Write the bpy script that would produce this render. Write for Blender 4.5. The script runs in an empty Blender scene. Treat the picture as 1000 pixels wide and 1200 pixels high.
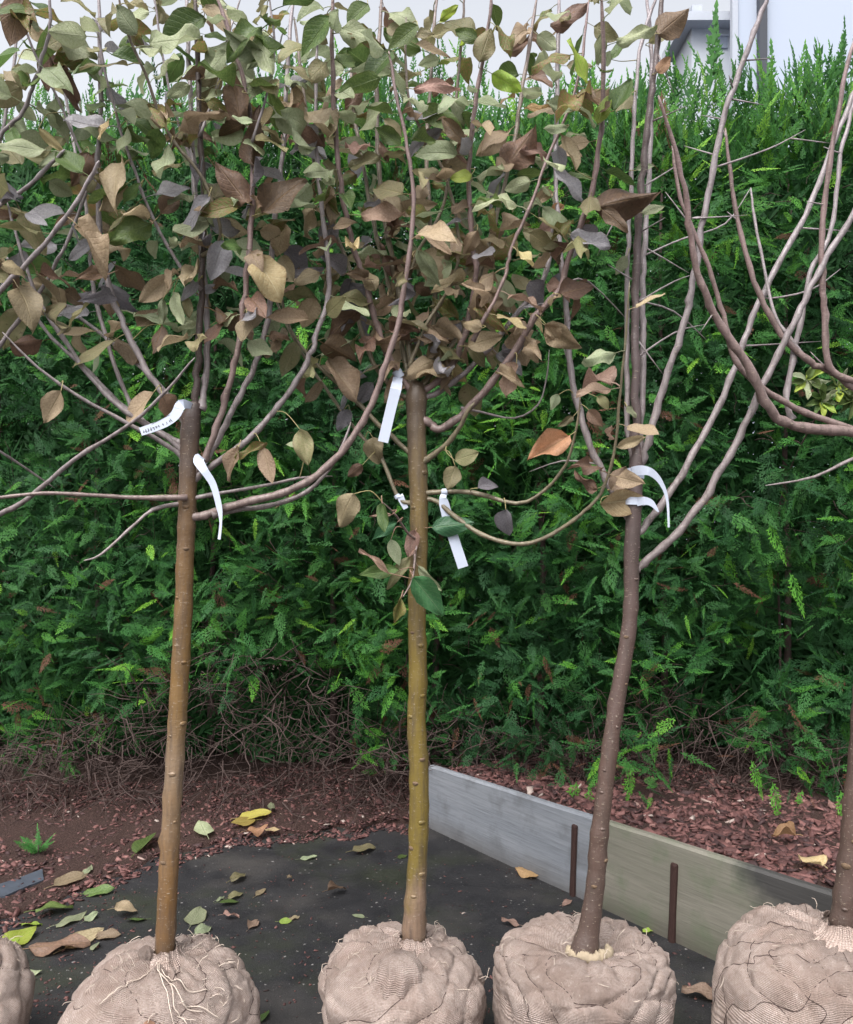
import bpy, bmesh, math, random
import numpy as np
from mathutils import Vector, Matrix, noise

R = random.Random(7)
rng = np.random.default_rng(11)
scene = bpy.context.scene
COL = scene.collection

# ------------------------------------------------------------------ camera
CAMH = 1.45
cam_d = bpy.data.cameras.new('camera')
cam_d.sensor_width = 36.0
cam_d.lens = 30.0
cam_d.clip_start = 0.05
cam_d.clip_end = 2000.0
cam = bpy.data.objects.new('camera', cam_d)
cam.location = (0, 0, CAMH)
cam.rotation_euler = (math.radians(90), 0, 0)
COL.objects.link(cam)
scene.camera = cam

# ------------------------------------------------------------------ sky, sun, exposure
SUN_EL, SUN_AZ = 58.0, 205.0          # soft light from above, behind the camera's left shoulder
world = bpy.data.worlds.new('World')
scene.world = world
world.use_nodes = True
wn = world.node_tree.nodes; wl = world.node_tree.links
for n in list(wn): wn.remove(n)
w_out = wn.new('ShaderNodeOutputWorld'); w_bg = wn.new('ShaderNodeBackground')
w_sky = wn.new('ShaderNodeTexSky'); w_sky.sky_type = 'NISHITA'; w_sky.sun_disc = False
w_sky.sun_elevation = math.radians(SUN_EL); w_sky.sun_rotation = math.radians(SUN_AZ)
w_sky.dust_density = 6.0; w_sky.air_density = 1.0; w_sky.ozone_density = 1.0
w_hs = wn.new('ShaderNodeHueSaturation'); w_hs.inputs['Saturation'].default_value = 0.22
w_hs.inputs['Value'].default_value = 1.0
wl.new(w_sky.outputs[0], w_hs.inputs['Color']); wl.new(w_hs.outputs[0], w_bg.inputs[0])
w_bg.inputs[1].default_value = 0.15
wl.new(w_bg.outputs[0], w_out.inputs[0])

sun_d = bpy.data.lights.new('sun', 'SUN'); sun_d.energy = 0.75; sun_d.angle = math.radians(35)
sun_d.color = (1.0, 0.97, 0.95)
sun = bpy.data.objects.new('sun', sun_d)
az = math.radians(SUN_AZ); el = math.radians(SUN_EL)
sdir = Vector((math.sin(az)*math.cos(el), math.cos(az)*math.cos(el), math.sin(el)))
sun.rotation_euler = (-sdir).to_track_quat('-Z', 'Y').to_euler()
sun.location = sdir*30
COL.objects.link(sun)
vs = scene.view_settings
vs.view_transform = 'Standard'; vs.look = 'None'; vs.gamma = 1.0; vs.use_curve_mapping = False
vs.exposure = 1.2
scene.cycles.max_bounces = 6; scene.cycles.diffuse_bounces = 3; scene.cycles.glossy_bounces = 2; scene.cycles.transmission_bounces = 4

# ------------------------------------------------------------------ helpers
def P(px, py, d):
    """a measured point of the photograph at distance d, as a place in the scene"""
    return Vector(((px-500.0)/1000.0*d, d, CAMH-(py-600.0)/1000.0*d))
def G(px, py, z=0.0):
    d = (CAMH-z)*1000.0/(py-600.0)
    return Vector(((px-500.0)/1000.0*d, d, z))

def link(o, parent=None):
    COL.objects.link(o)
    if parent is not None: o.parent = parent
    return o
def mesh_obj(name, verts, faces, mat, parent=None, off=None, smooth=True, uvs=None, attr=None):
    me = bpy.data.meshes.new(name)
    if off is not None: verts = [(v[0]-off[0], v[1]-off[1], v[2]-off[2]) for v in verts]
    me.from_pydata([tuple(v) for v in verts], [], faces)
    if smooth: me.polygons.foreach_set('use_smooth', [True]*len(me.polygons))
    if uvs is not None:
        ul = me.uv_layers.new(name='UVMap')
        li = np.zeros(len(me.loops), dtype=np.int32); me.loops.foreach_get('vertex_index', li)
        ul.data.foreach_set('uv', np.asarray(uvs, dtype=np.float32)[li].ravel())
    if attr is not None:
        a = me.attributes.new('tint', 'FLOAT', 'POINT'); a.data.foreach_set('value', np.asarray(attr, dtype=np.float32))
    if mat: me.materials.append(mat)
    me.update()
    return link(bpy.data.objects.new(name, me), parent)
def np_mesh(name, V, Q, mat, parent=None, tint=None, smooth=False):
    """big mesh of quads from numpy arrays"""
    me = bpy.data.meshes.new(name)
    n, m = len(V), len(Q)
    me.vertices.add(n); me.vertices.foreach_set('co', V.astype(np.float32).ravel())
    me.loops.add(m*4); me.loops.foreach_set('vertex_index', Q.astype(np.int32).ravel())
    me.polygons.add(m); me.polygons.foreach_set('loop_start', np.arange(0, m*4, 4, dtype=np.int32))
    try: me.polygons.foreach_set('loop_total', np.full(m, 4, dtype=np.int32))
    except Exception: pass
    me.update(calc_edges=True)
    if smooth: me.polygons.foreach_set('use_smooth', np.ones(m, dtype=bool))
    if tint is not None:
        a = me.attributes.new('tint', 'FLOAT', 'POINT'); a.data.foreach_set('value', tint.astype(np.float32))
    me.materials.append(mat); me.validate(); me.update()
    return link(bpy.data.objects.new(name, me), parent)
def tag(o, label=None, cat=None, group=None, kind=None):
    if label: o['label'] = label
    if cat: o['category'] = cat
    if group: o['group'] = group
    if kind: o['kind'] = kind
    return o
def empty(name, loc):
    o = bpy.data.objects.new(name, None); o.location = loc; o.empty_display_size = 0.1
    return link(o)
def fbm(p, o=3):
    return noise.fractal(Vector(p), 1.0, 2.0, o)
def sstep(a, b, x):
    t = min(1, max(0, (x-a)/(b-a))); return t*t*(3-2*t)

# ------------------------------------------------------------------ materials
class NT:
    def __init__(s, name):
        s.m = bpy.data.materials.new(name); s.m.use_nodes = True
        s.t = s.m.node_tree; s.n = s.t.nodes; s.l = s.t.links
        for x in list(s.n): s.n.remove(x)
        s.out = s.n.new('ShaderNodeOutputMaterial')
    def new(s, typ, **kw):
        x = s.n.new(typ)
        for k, v in kw.items(): setattr(x, k, v)
        return x
    def set(s, node, name, v):
        i = node.inputs[name]
        if hasattr(v, 'is_linked') or isinstance(v, bpy.types.NodeSocket): s.l.new(v, i)
        else: i.default_value = v
    def noise(s, vec, scale, detail=4, rough=0.55, dist=0.0):
        x = s.new('ShaderNodeTexNoise'); s.l.new(vec, x.inputs['Vector'])
        x.inputs['Scale'].default_value = scale; x.inputs['Detail'].default_value = detail
        x.inputs['Roughness'].default_value = rough; x.inputs['Distortion'].default_value = dist
        return x.outputs['Fac']
    def ramp(s, fac, stops, interp='LINEAR'):
        x = s.new('ShaderNodeValToRGB'); x.color_ramp.interpolation = interp
        el = x.color_ramp.elements
        while len(el) < len(stops): el.new(0.5)
        for e, (p, c) in zip(el, stops):
            e.position = p; e.color = (c[0], c[1], c[2], 1) if hasattr(c, '__len__') else (c, c, c, 1)
        s.l.new(fac, x.inputs[0]); return x.outputs[0]
    def mix(s, fac, a, b, blend='MIX'):
        x = s.new('ShaderNodeMix', data_type='RGBA', blend_type=blend)
        for nm, v in ((0, fac), (6, a), (7, b)):
            i = x.inputs[nm]
            if isinstance(v, bpy.types.NodeSocket): s.l.new(v, i)
            else: i.default_value = v if nm == 0 else (v[0], v[1], v[2], 1)
        return x.outputs[2]
    def math(s, op, a, b=0.0, c=0.0, clamp=False):
        x = s.new('ShaderNodeMath', operation=op, use_clamp=clamp)
        for i, v in enumerate((a, b, c)):
            if isinstance(v, bpy.types.NodeSocket): s.l.new(v, x.inputs[i])
            else: x.inputs[i].default_value = v
        return x.outputs[0]
    def vmath(s, op, a, b):
        x = s.new('ShaderNodeVectorMath', operation=op)
        for i, v in enumerate((a, b)):
            if isinstance(v, bpy.types.NodeSocket): s.l.new(v, x.inputs[i])
            else: x.inputs[i].default_value = v
        return x.outputs[0]
    def bump(s, h, strength=0.4, dist=0.01):
        x = s.new('ShaderNodeBump'); x.inputs['Strength'].default_value = strength
        x.inputs['Distance'].default_value = dist; s.l.new(h, x.inputs['Height']); return x.outputs[0]
    def bsdf(s, col, rough=0.7, normal=None, spec=0.4, trans=0.0):
        x = s.new('ShaderNodeBsdfPrincipled')
        s.set(x, 'Base Color', col if isinstance(col, bpy.types.NodeSocket) else (*col, 1))
        s.set(x, 'Roughness', rough); x.inputs['Specular IOR Level'].default_value = spec
        if normal is not None: s.l.new(normal, x.inputs['Normal'])
        o = x.outputs[0]
        if trans > 0:
            t = s.new('ShaderNodeBsdfTranslucent')
            s.set(t, 'Color', col if isinstance(col, bpy.types.NodeSocket) else (*col, 1))
            if normal is not None: s.l.new(normal, t.inputs['Normal'])
            mx = s.new('ShaderNodeMixShader'); mx.inputs[0].default_value = trans
            s.l.new(x.outputs[0], mx.inputs[1]); s.l.new(t.outputs[0], mx.inputs[2]); o = mx.outputs[0]
        s.l.new(o, s.out.inputs[0]); return s.m
    def obj(s): return s.new('ShaderNodeTexCoord').outputs['Object']
    def uv(s): return s.new('ShaderNodeTexCoord').outputs['UV']
    def sep(s, v):
        x = s.new('ShaderNodeSeparateXYZ'); s.l.new(v, x.inputs[0]); return x.outputs
    def attr(s, name):
        return s.new('ShaderNodeAttribute', attribute_name=name).outputs['Fac']
    def scale(s, v, k): return s.vmath('MULTIPLY', v, k)

def m_bark(name, stops, zr, spot=(0.055, 0.038, 0.03), rough=0.45, streak=(60, 60, 7)):
    """stops: colours by height along the stem (young bark differs from old), broken up by noise"""
    a = NT(name); o = a.obj(); z = a.sep(o)[2]
    n1 = a.noise(o, 9, 4); n2 = a.noise(a.scale(o, streak), 1.0, 5, 0.6); n3 = a.noise(o, 160, 3)
    zz = a.math('DIVIDE', a.math('SUBTRACT', z, zr[0]), zr[1]-zr[0])
    zz = a.math('ADD', zz, a.math('MULTIPLY', a.math('SUBTRACT', n1, 0.5), 0.3))
    col = a.ramp(zz, stops)
    col = a.mix(a.ramp(n2, [(0.45, 0.0), (0.68, 0.6)]), col, spot)
    col = a.mix(a.ramp(n3, [(0.64, 0.0), (0.72, 0.55)]), col, (0.36, 0.31, 0.26))
    col = a.mix(a.math('MULTIPLY', n1, 0.5), col, a.mix(0.5, col, (0.03, 0.025, 0.02)))
    ln = a.noise(a.scale(o, (75, 75, 330)), 1.0, 2, 0.5); rn = a.noise(a.scale(o, (14, 14, 42)), 1.0, 3, 0.5)
    col = a.mix(a.ramp(ln, [(0.66, 0.0), (0.72, 0.7)]), col, (0.34, 0.28, 0.21))
    col = a.mix(a.ramp(rn, [(0.62, 0.0), (0.78, 0.4)]), col, spot)
    h = a.math('ADD', a.math('ADD', a.math('MULTIPLY', n2, 0.7), a.math('MULTIPLY', n3, 0.35)), a.math('ADD', a.math('MULTIPLY', ln, 0.35), a.math('MULTIPLY', rn, 0.2)))
    rg = a.ramp(n2, [(0.3, rough-0.14), (0.7, rough+0.15)])
    return a.bsdf(col, rg, a.bump(h, 0.55, 0.004), 0.5)

BARK1 = m_bark('bark_orange_brown', [(0.0, (0.11, 0.07, 0.045)), (0.12, (0.19, 0.10, 0.035)), (0.3, (0.24, 0.165, 0.105)), (0.5, (0.20, 0.115, 0.04)),
                                     (0.75, (0.15, 0.085, 0.036)), (0.88, (0.09, 0.06, 0.045)), (1.0, (0.075, 0.052, 0.047))], (0.33, 1.72))
BARK2 = m_bark('bark_olive', [(0.0, (0.14, 0.09, 0.06)), (0.07, (0.24, 0.16, 0.11)), (0.14, (0.165, 0.12, 0.028)), (0.5, (0.185, 0.13, 0.028)),
                              (0.72, (0.16, 0.108, 0.038)), (0.85, (0.13, 0.09, 0.05)), (1.0, (0.10, 0.07, 0.05))], (0.28, 1.85), rough=0.4)
BARK3 = m_bark('bark_purple_brown', [(0.0, (0.075, 0.05, 0.042)), (0.3, (0.10, 0.062, 0.05)), (0.7, (0.095, 0.062, 0.056)), (1.0, (0.11, 0.08, 0.08))], (0.25, 1.8), rough=0.42)
TWIGP = m_bark('bark_grey_purple', [(0.0, (0.24, 0.20, 0.195)), (0.5, (0.31, 0.27, 0.28)), (1.0, (0.31, 0.265, 0.285))], (1.3, 3.0), rough=0.4, streak=(90, 90, 14))
TWIGR = m_bark('bark_red_brown', [(0.0, (0.22, 0.165, 0.15)), (0.5, (0.24, 0.165, 0.155)), (1.0, (0.29, 0.20, 0.20))], (1.3, 2.9), rough=0.4, streak=(90, 90, 14))
TWIGO = m_bark('bark_olive_grey', [(0.0, (0.19, 0.16, 0.10)), (0.5, (0.22, 0.19, 0.12)), (1.0, (0.25, 0.19, 0.18))], (1.3, 2.9), rough=0.42, streak=(90, 90, 14))

def m_leaf(name, c1, c2, spot, vein, rough=0.5, spotamt=0.5, trans=0.36):
    a = NT(name); o = a.obj(); rnd = a.new('ShaderNodeObjectInfo').outputs['Random']
    off = a.new('ShaderNodeCombineXYZ'); a.l.new(a.math('MULTIPLY', rnd, 37.0), off.inputs[0]); a.l.new(a.math('MULTIPLY', rnd, 91.0), off.inputs[1])
    v = a.vmath('ADD', o, off.outputs[0])
    n1 = a.noise(v, 22, 4, 0.6); n2 = a.noise(v, 95, 3, 0.6)
    col = a.mix(a.ramp(n1, [(0.36, 0.0), (0.64, 1.0)]), c1, c2)
    hs = a.new('ShaderNodeHueSaturation'); a.l.new(col, hs.inputs['Color'])
    a.l.new(a.math('ADD', a.math('MULTIPLY', rnd, 0.75), 0.80), hs.inputs['Value'])
    a.l.new(a.math('ADD', a.math('MULTIPLY', a.math('FRACT', a.math('MULTIPLY', rnd, 17.3)), 0.035), 0.4825), hs.inputs['Hue'])
    col = hs.outputs[0]
    col = a.mix(a.math('MULTIPLY', a.ramp(n2, [(0.60, 0.0), (0.70, 1.0)]), spotamt), col, spot)
    u = a.sep(a.uv()); av = a.math('ABSOLUTE', a.math('SUBTRACT', u[1], 0.5))
    mid = a.math('SUBTRACT', 1.0, a.math('DIVIDE', av, 0.035), clamp=True)
    ph = a.math('FRACT', a.math('SUBTRACT', a.math('MULTIPLY', u[0], 8.0), a.math('MULTIPLY', av, 5.0)))
    side = a.math('SUBTRACT', 1.0, a.math('MULTIPLY', a.math('ABSOLUTE', a.math('SUBTRACT', ph, 0.5)), 7.0), clamp=True)
    vn = a.math('MAXIMUM', mid, a.math('MULTIPLY', side, 0.32))
    col = a.mix(a.math('MULTIPLY', vn, 0.62), col, vein)
    ed = a.math('ADD', av, a.math('MULTIPLY', a.math('SUBTRACT', n1, 0.5), 0.30)); col = a.mix(a.math('MULTIPLY', a.ramp(ed, [(0.42, 0.0), (0.52, 1.0)]), spotamt*0.8), col, spot)
    h = a.math('SUBTRACT', a.math('MULTIPLY', n1, 0.6), a.math('MULTIPLY', vn, 0.6))
    return a.bsdf(col, rough, a.bump(h, 0.6, 0.004), 0.4, trans)
LEAFM = {
 'green':  m_leaf('leaf_green', (0.060, 0.105, 0.030), (0.10, 0.15, 0.045), (0.10, 0.07, 0.03), (0.20, 0.27, 0.10), 0.42, 0.4),
 'glossy': m_leaf('leaf_glossy_green', (0.045, 0.13, 0.06), (0.06, 0.16, 0.07), (0.05, 0.13, 0.05), (0.22, 0.33, 0.18), 0.25, 0.1),
 'pale':   m_leaf('leaf_pale_green', (0.23, 0.27, 0.15), (0.31, 0.34, 0.22), (0.19, 0.16, 0.08), (0.36, 0.38, 0.25), 0.6, 0.5),
 'olive':  m_leaf('leaf_olive', (0.17, 0.17, 0.08), (0.23, 0.195, 0.11), (0.09, 0.06, 0.035), (0.30, 0.27, 0.13), 0.5, 0.6),
 'tan':    m_leaf('leaf_tan', (0.34, 0.265, 0.175), (0.26, 0.195, 0.125), (0.11, 0.065, 0.035), (0.38, 0.30, 0.17), 0.55, 0.6),
 'brown':  m_leaf('leaf_brown', (0.19, 0.12, 0.08), (0.13, 0.085, 0.06), (0.07, 0.04, 0.025), (0.27, 0.17, 0.085), 0.5, 0.5),
 'purple': m_leaf('leaf_purple_grey', (0.19, 0.175, 0.19), (0.13, 0.12, 0.135), (0.07, 0.05, 0.045), (0.22, 0.20, 0.20), 0.38, 0.4),
 'silver': m_leaf('leaf_silver_grey', (0.30, 0.29, 0.31), (0.22, 0.21, 0.23), (0.15, 0.11, 0.09), (0.36, 0.34, 0.33), 0.45, 0.4),
 'lime':   m_leaf('leaf_lime', (0.23, 0.34, 0.045), (0.30, 0.36, 0.07), (0.2, 0.2, 0.04), (0.4, 0.45, 0.15), 0.45, 0.3),
 'cream':  m_leaf('leaf_cream', (0.48, 0.40, 0.22), (0.40, 0.31, 0.15), (0.18, 0.10, 0.05), (0.55, 0.47, 0.30), 0.6, 0.6),
 'yellow': m_leaf('leaf_yellow', (0.36, 0.31, 0.07), (0.32, 0.24, 0.07), (0.22, 0.12, 0.04), (0.5, 0.45, 0.15), 0.5, 0.4),
 'orange': m_leaf('leaf_orange', (0.37, 0.23, 0.12), (0.30, 0.18, 0.09), (0.15, 0.07, 0.03), (0.5, 0.33, 0.17), 0.55, 0.5),
 'pink':   m_leaf('leaf_pinkish_dry', (0.36, 0.24, 0.19), (0.27, 0.17, 0.13), (0.15, 0.08, 0.06), (0.45, 0.33, 0.26), 0.6, 0.5),
 'mixed':  m_leaf('leaf_green_to_brown', (0.10, 0.15, 0.035), (0.21, 0.12, 0.06), (0.10, 0.055, 0.03), (0.28, 0.28, 0.10), 0.45, 0.6),
}
def m_plain(name, c, rough=0.6, spec=0.4, var=0.25, sc=30, bump=0.2, metal=0.0):
    a = NT(name); o = a.obj(); n = a.noise(o, sc, 4)
    m = a.bsdf(a.mix(a.math('MULTIPLY', n, var*2), c, [x*(1-var) for x in c]), rough, a.bump(n, bump, 0.003), spec)
    return m
M_TAG = m_plain('tag_white_plastic', (0.52, 0.57, 0.68), 0.4, 0.5, 0.06, 60, 0.1)
M_INK = m_plain('tag_ink', (0.03, 0.03, 0.035), 0.5)

def m_burlap(name, c):
    a = NT(name); o = a.obj(); uv = a.uv()
    wv = []
    for prof, ax in (('X', 0), ('Y', 1)):
        w = a.new('ShaderNodeTexWave', bands_direction=prof); a.l.new(uv, w.inputs['Vector'])
        w.inputs['Scale'].default_value = 46; w.inputs['Distortion'].default_value = 2.5; w.inputs['Detail'].default_value = 2
        w.inputs['Detail Scale'].default_value = 0.6
        wv.append(w.outputs['Fac'])
    weave = a.math('ADD', a.math('MULTIPLY', wv[0], 0.5), a.math('MULTIPLY', wv[1], 0.5))
    n1 = a.noise(o, 6, 5, 0.6); n2 = a.noise(o, 35, 4, 0.65); n3 = a.noise(o, 230, 3, 0.7); n4 = a.noise(a.scale(uv, (260, 22, 1)), 1.0, 4, 0.7)
    col = a.mix(a.ramp(n1, [(0.35, 0.0), (0.7, 1.0)]), c, [c[0]*0.58, c[1]*0.53, c[2]*0.50])
    col = a.mix(a.ramp(n2, [(0.52, 0.0), (0.75, 0.75)]), col, (c[0]*0.42, c[1]*0.36, c[2]*0.33))
    col = a.mix(a.ramp(n2, [(0.25, 0.6), (0.42, 0.0)]), col, (min(1, c[0]*1.35), c[1]*1.38, c[2]*1.38))
    col = a.mix(a.math('MULTIPLY', a.math('SUBTRACT', 1.0, weave), 0.62), col, (c[0]*0.35, c[1]*0.3, c[2]*0.28))
    col = a.mix(a.ramp(n3, [(0.48, 0.0), (0.66, 0.6)]), col, (c[0]*0.45, c[1]*0.40, c[2]*0.37))
    col = a.mix(a.ramp(n4, [(0.52, 0.0), (0.72, 0.55)]), col, (c[0]*0.5, c[1]*0.44, c[2]*0.4))
    h = a.math('ADD', a.math('MULTIPLY', weave, 0.8), a.math('ADD', a.math('MULTIPLY', n3, 0.7), a.math('MULTIPLY', n2, 1.2)))
    return a.bsdf(col, 0.95, a.bump(h, 0.9, 0.006), 0.1)
BURLAP = m_burlap('burlap', (0.64, 0.535, 0.485))
M_FIBRE = m_plain('jute_fibre', (0.55, 0.46, 0.39), 0.9, 0.1)
M_NET = m_plain('net_wire', (0.075, 0.05, 0.045), 0.8, 0.2)
M_ROPE = m_plain('jute_cord', (0.34, 0.28, 0.20), 0.9, 0.1, 0.3, 120, 0.6)
M_RUST = m_plain('rusty_iron', (0.055, 0.028, 0.024), 0.75, 0.3, 0.5, 60, 0.6)
M_PATCH = m_plain('exposed_clay_soil', (0.24, 0.14, 0.095), 0.9, 0.15, 0.35, 30, 0.5)

def m_asphalt():
    a = NT('asphalt'); o = a.obj()
    n0 = a.noise(o, 1.6, 4, 0.6); n1 = a.noise(o, 7, 5, 0.65); n2 = a.noise(o, 170, 3, 0.7); n3 = a.noise(a.vmath('ADD', o, (7, 3, 0)), 2.7, 5, 0.62)
    vo = a.new('ShaderNodeTexVoronoi'); a.l.new(o, vo.inputs['Vector']); vo.inputs['Scale'].default_value = 210
    col = a.mix(a.ramp(n1, [(0.3, 0.0), (0.75, 1.0)]), (0.010, 0.010, 0.012), (0.022, 0.0215, 0.023))
    col = a.mix(a.ramp(n2, [(0.55, 0.0), (0.70, 0.75)]), col, (0.055, 0.054, 0.055))
    col = a.mix(a.ramp(n3, [(0.50, 0.0), (0.66, 0.75)]), col, (0.022, 0.026, 0.015))       # moss film
    col = a.mix(a.ramp(n0, [(0.50, 0.0), (0.66, 0.7)]), col, (0.055, 0.05, 0.046))           # sandy dirt
    sp = a.noise(o, 62, 2, 0.4)
    col = a.mix(a.ramp(sp, [(0.70, 0.0), (0.74, 0.8)]), col, (0.22, 0.21, 0.205))            # grit crumbs
    h = a.math('ADD', a.math('MULTIPLY', n2, 0.8), vo.outputs['Distance'])
    rg = a.ramp(n1, [(0.35, 0.6), (0.65, 0.9)])
    return a.bsdf(col, rg, a.bump(h, 0.35, 0.003), 0.3)
def m_soil():
    a = NT('soil'); o = a.obj(); n1 = a.noise(o, 10, 6, 0.7); n2 = a.noise(o, 90, 4, 0.7)
    col = a.mix(n1, (0.035, 0.021, 0.018), (0.07, 0.04, 0.034)); col = a.mix(a.ramp(n2, [(0.5, 0.0), (0.75, 0.7)]), col, (0.10, 0.064, 0.055))
    return a.bsdf(col, 0.95, a.bump(a.math('ADD', n1, n2), 1.0, 0.02), 0.2)
def m_tint(name, stops, rough=0.8, spec=0.25, trans=0.0, bump=0.0):
    a = NT(name); t = a.attr('tint'); o = a.obj(); n = a.noise(o, 45, 3)
    col = a.ramp(t, stops); col = a.mix(a.math('MULTIPLY', n, 0.5), col, a.mix(0.5, col, (0.02, 0.02, 0.02)))
    return a.bsdf(col, rough, a.bump(n, 0.5, 0.004) if bump else None, spec, trans)
M_ASPH = m_asphalt(); M_SOIL = m_soil()
M_CHIP = m_tint('bark_chips', [(0.0, (0.045, 0.02, 0.02)), (0.35, (0.13, 0.055, 0.05)), (0.65, (0.21, 0.095, 0.085)), (0.9, (0.29, 0.165, 0.14)), (1.0, (0.42, 0.34, 0.30))], 0.7, 0.4, 0, 1)
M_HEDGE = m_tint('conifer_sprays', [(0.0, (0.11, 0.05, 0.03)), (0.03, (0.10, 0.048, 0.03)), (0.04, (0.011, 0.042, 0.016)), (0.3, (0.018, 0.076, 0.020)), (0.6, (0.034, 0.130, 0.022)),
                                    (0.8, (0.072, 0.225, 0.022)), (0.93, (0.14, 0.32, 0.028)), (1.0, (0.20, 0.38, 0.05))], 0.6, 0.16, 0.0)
M_HTWIG = m_plain('hedge_dead_twigs', (0.085, 0.06, 0.054), 0.9, 0.2, 0.4, 40, 0.4)

# ------------------------------------------------------------------ ground
gs = 120.0
ground = mesh_obj('asphalt_ground', [(-gs, -gs, 0), (gs, -gs, 0), (gs, gs, 0), (-gs, gs, 0)], [(0, 1, 2, 3)], M_ASPH, smooth=False)
tag(ground, 'dark asphalt with moss film and grit', None, None, 'structure')

# soil strip under the hedge, its edge towards the asphalt uneven
edge_px = [(-900, 1130), (-500, 1115), (-150, 1100), (0, 1080), (55, 1060), (110, 1037), (190, 1004), (270, 985), (350, 974), (420, 969), (470, 966), (506, 962)]
edge = []
for i in range(len(edge_px)-1):
    a, b = edge_px[i], edge_px[i+1]
    for k in range(6):
        t = k/6; x = a[0]+(b[0]-a[0])*t; y = a[1]+(b[1]-a[1])*t + fbm((x*0.03, 2.2, 0))*7
        edge.append(G(x, y, 0.004))
edge.append(G(506, 962, 0.004))
def soil_z(y): return 0.05*sstep(3.7, 4.4, y)
sv = []; sf = []
NB = 14
edge.sort(key=lambda e: e.x)
for i, e in enumerate(edge):
    for k in range(NB+1):
        t = (k/NB)**2.0; y = e.y + (9.0-e.y)*t
        z = (0.006 + soil_z(y) + 0.012*max(0.0, 0.5+fbm((e.x*6, y*6, 1)))) if k else -0.008
        sv.append((e.x + (0.12*t if i == len(edge)-1 else 0), y, z))
for i in range(len(edge)-1):
    for k in range(NB):
        a = i*(NB+1)+k; sf.append((a, a+NB+1, a+NB+2, a+1))
soil = mesh_obj('soil_strip', sv, sf, M_SOIL); tag(soil, 'brown soil strip at the foot of the hedge', None, None, 'structure')

# raised bed behind the boards
A = Vector((0.040, 3.94, 0)); B = Vector((1.20, 2.48, 0))
U = (B-A).normalized(); N = Vector((-U.y, U.x, 0))           # N points to the back right
if N.y < 0: N = -N
LAB = (B-A).length
def btop(t): return 0.287 + (0.352-0.287)*max(-0.3, t)/LAB
def bedh(t, s):
    w = sstep(-0.10-0.9*max(0, s), 0.02, t)
    h = (btop(t)-0.045 - 0.085*sstep(0.1, 0.75, s))*w
    return 0.002 + h + (0.018*fbm((t*5, s*5, 4)))*sstep(0.0, 0.1, s)*w
bv = []; bf = []
TS = [-1.6+0.06*i for i in range(85)]; SS = [0.012+0.06*i for i in range(8)]+[0.55+0.25*i for i in range(14)]
for t in TS:
    for s in SS:
        p = A+U*t+N*s; bv.append((p.x, p.y, bedh(t, s)))
ns = len(SS)
for i in range(len(TS)-1):
    for k in range(ns-1):
        a = i*ns+k; bf.append((a, a+1, a+ns+1, a+ns))
bed = mesh_obj('raised_bed_soil', bv, bf, M_SOIL); tag(bed, 'raised planting bed behind the boards', None, None, 'structure')

# bark chips: too many to count
def chips(name, pts, label, mean=0.30):
    V = []; Q = []; T = []
    for (x, y, z, s) in pts:
        L = s*R.uniform(0.6, 1.6); W = s*R.uniform(0.3, 0.8); H = s*R.uniform(0.08, 0.22)
        rot = Matrix.Rotation(R.uniform(0, 6.28), 3, 'Z') @ Matrix.Rotation(R.gauss(0, 0.45), 3, 'X') @ Matrix.Rotation(R.gauss(0, 0.35), 3, 'Y')
        b = len(V); tv = min(1, max(0, R.gauss(mean, 0.24)))
        if R.random() < 0.010: tv = 1.0
        for sz in (-1, 1):
            for (cx, cy) in ((-1, -1), (1, -0.7), (0.8, 1), (-0.75, 0.8)):
                p = rot @ Vector((cx*L*R.uniform(0.35, 0.55), cy*W*R.uniform(0.35, 0.6), sz*H*0.5))
                V.append((p.x+x, p.y+y, p.z+z+H*0.4)); T.append(tv)
        Q += [(b, b+3, b+2, b+1), (b+4, b+5, b+6, b+7), (b, b+1, b+5, b+4), (b+1, b+2, b+6, b+5), (b+2, b+3, b+7, b+6), (b+3, b, b+4, b+7)]
    o = np_mesh(name, np.array(V), np.array(Q), M_CHIP, None, np.array(T))
    return tag(o, label, 'bark mulch', None, 'stuff')
pts = []
while len(pts) < 12500:
    t = R.uniform(-0.5, 2.4); s = 0.02+1.15*R.random()
    p = A+U*t+N*s
    if abs(p.x) > 3: continue
    pts.append((p.x, p.y, bedh(t, s), R.choice((0.008, 0.012, 0.016, 0.022, 0.03, 0.048))))
chips('bark_mulch', pts, 'reddish bark chips covering the raised bed behind the boards')
def soil_edge_y(x):
    for i in range(len(edge)-1):
        if edge[i].x <= x <= edge[i+1].x or edge[i+1].x <= x <= edge[i].x: return min(edge[i].y, edge[i+1].y)
    return 4.0
pts = []
while len(pts) < 11000:
    x = R.uniform(-2.6, 0.1); y0 = soil_edge_y(x); y = y0 - 0.10 + max(0.95, 4.5-y0)*R.random()**1.1 + (0.06*fbm((x*7, 0, 0)))
    if x > -0.05 and y > 3.95: continue
    z = 0.008+soil_z(y) if y > y0 else 0.0
    pts.append((x, y, z+0.002, R.choice((0.007, 0.010, 0.013, 0.018, 0.03))))
for k in range(2000):    # chips that have spilled on to the asphalt
    g = G(R.choice((R.gauss(110, 60), R.gauss(60, 60), R.uniform(120, 860), R.uniform(250, 860))), R.uniform(985, 1195))
    if g.x > A.x and (g-A).dot(N) > -0.02: continue
    pts.append((g.x, g.y, 0.001, R.choice((0.003, 0.004, 0.005, 0.008, 0.012))))
chips('bark_litter', pts, 'fine brown bark litter under the hedge spilling over the asphalt', 0.22)

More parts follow.
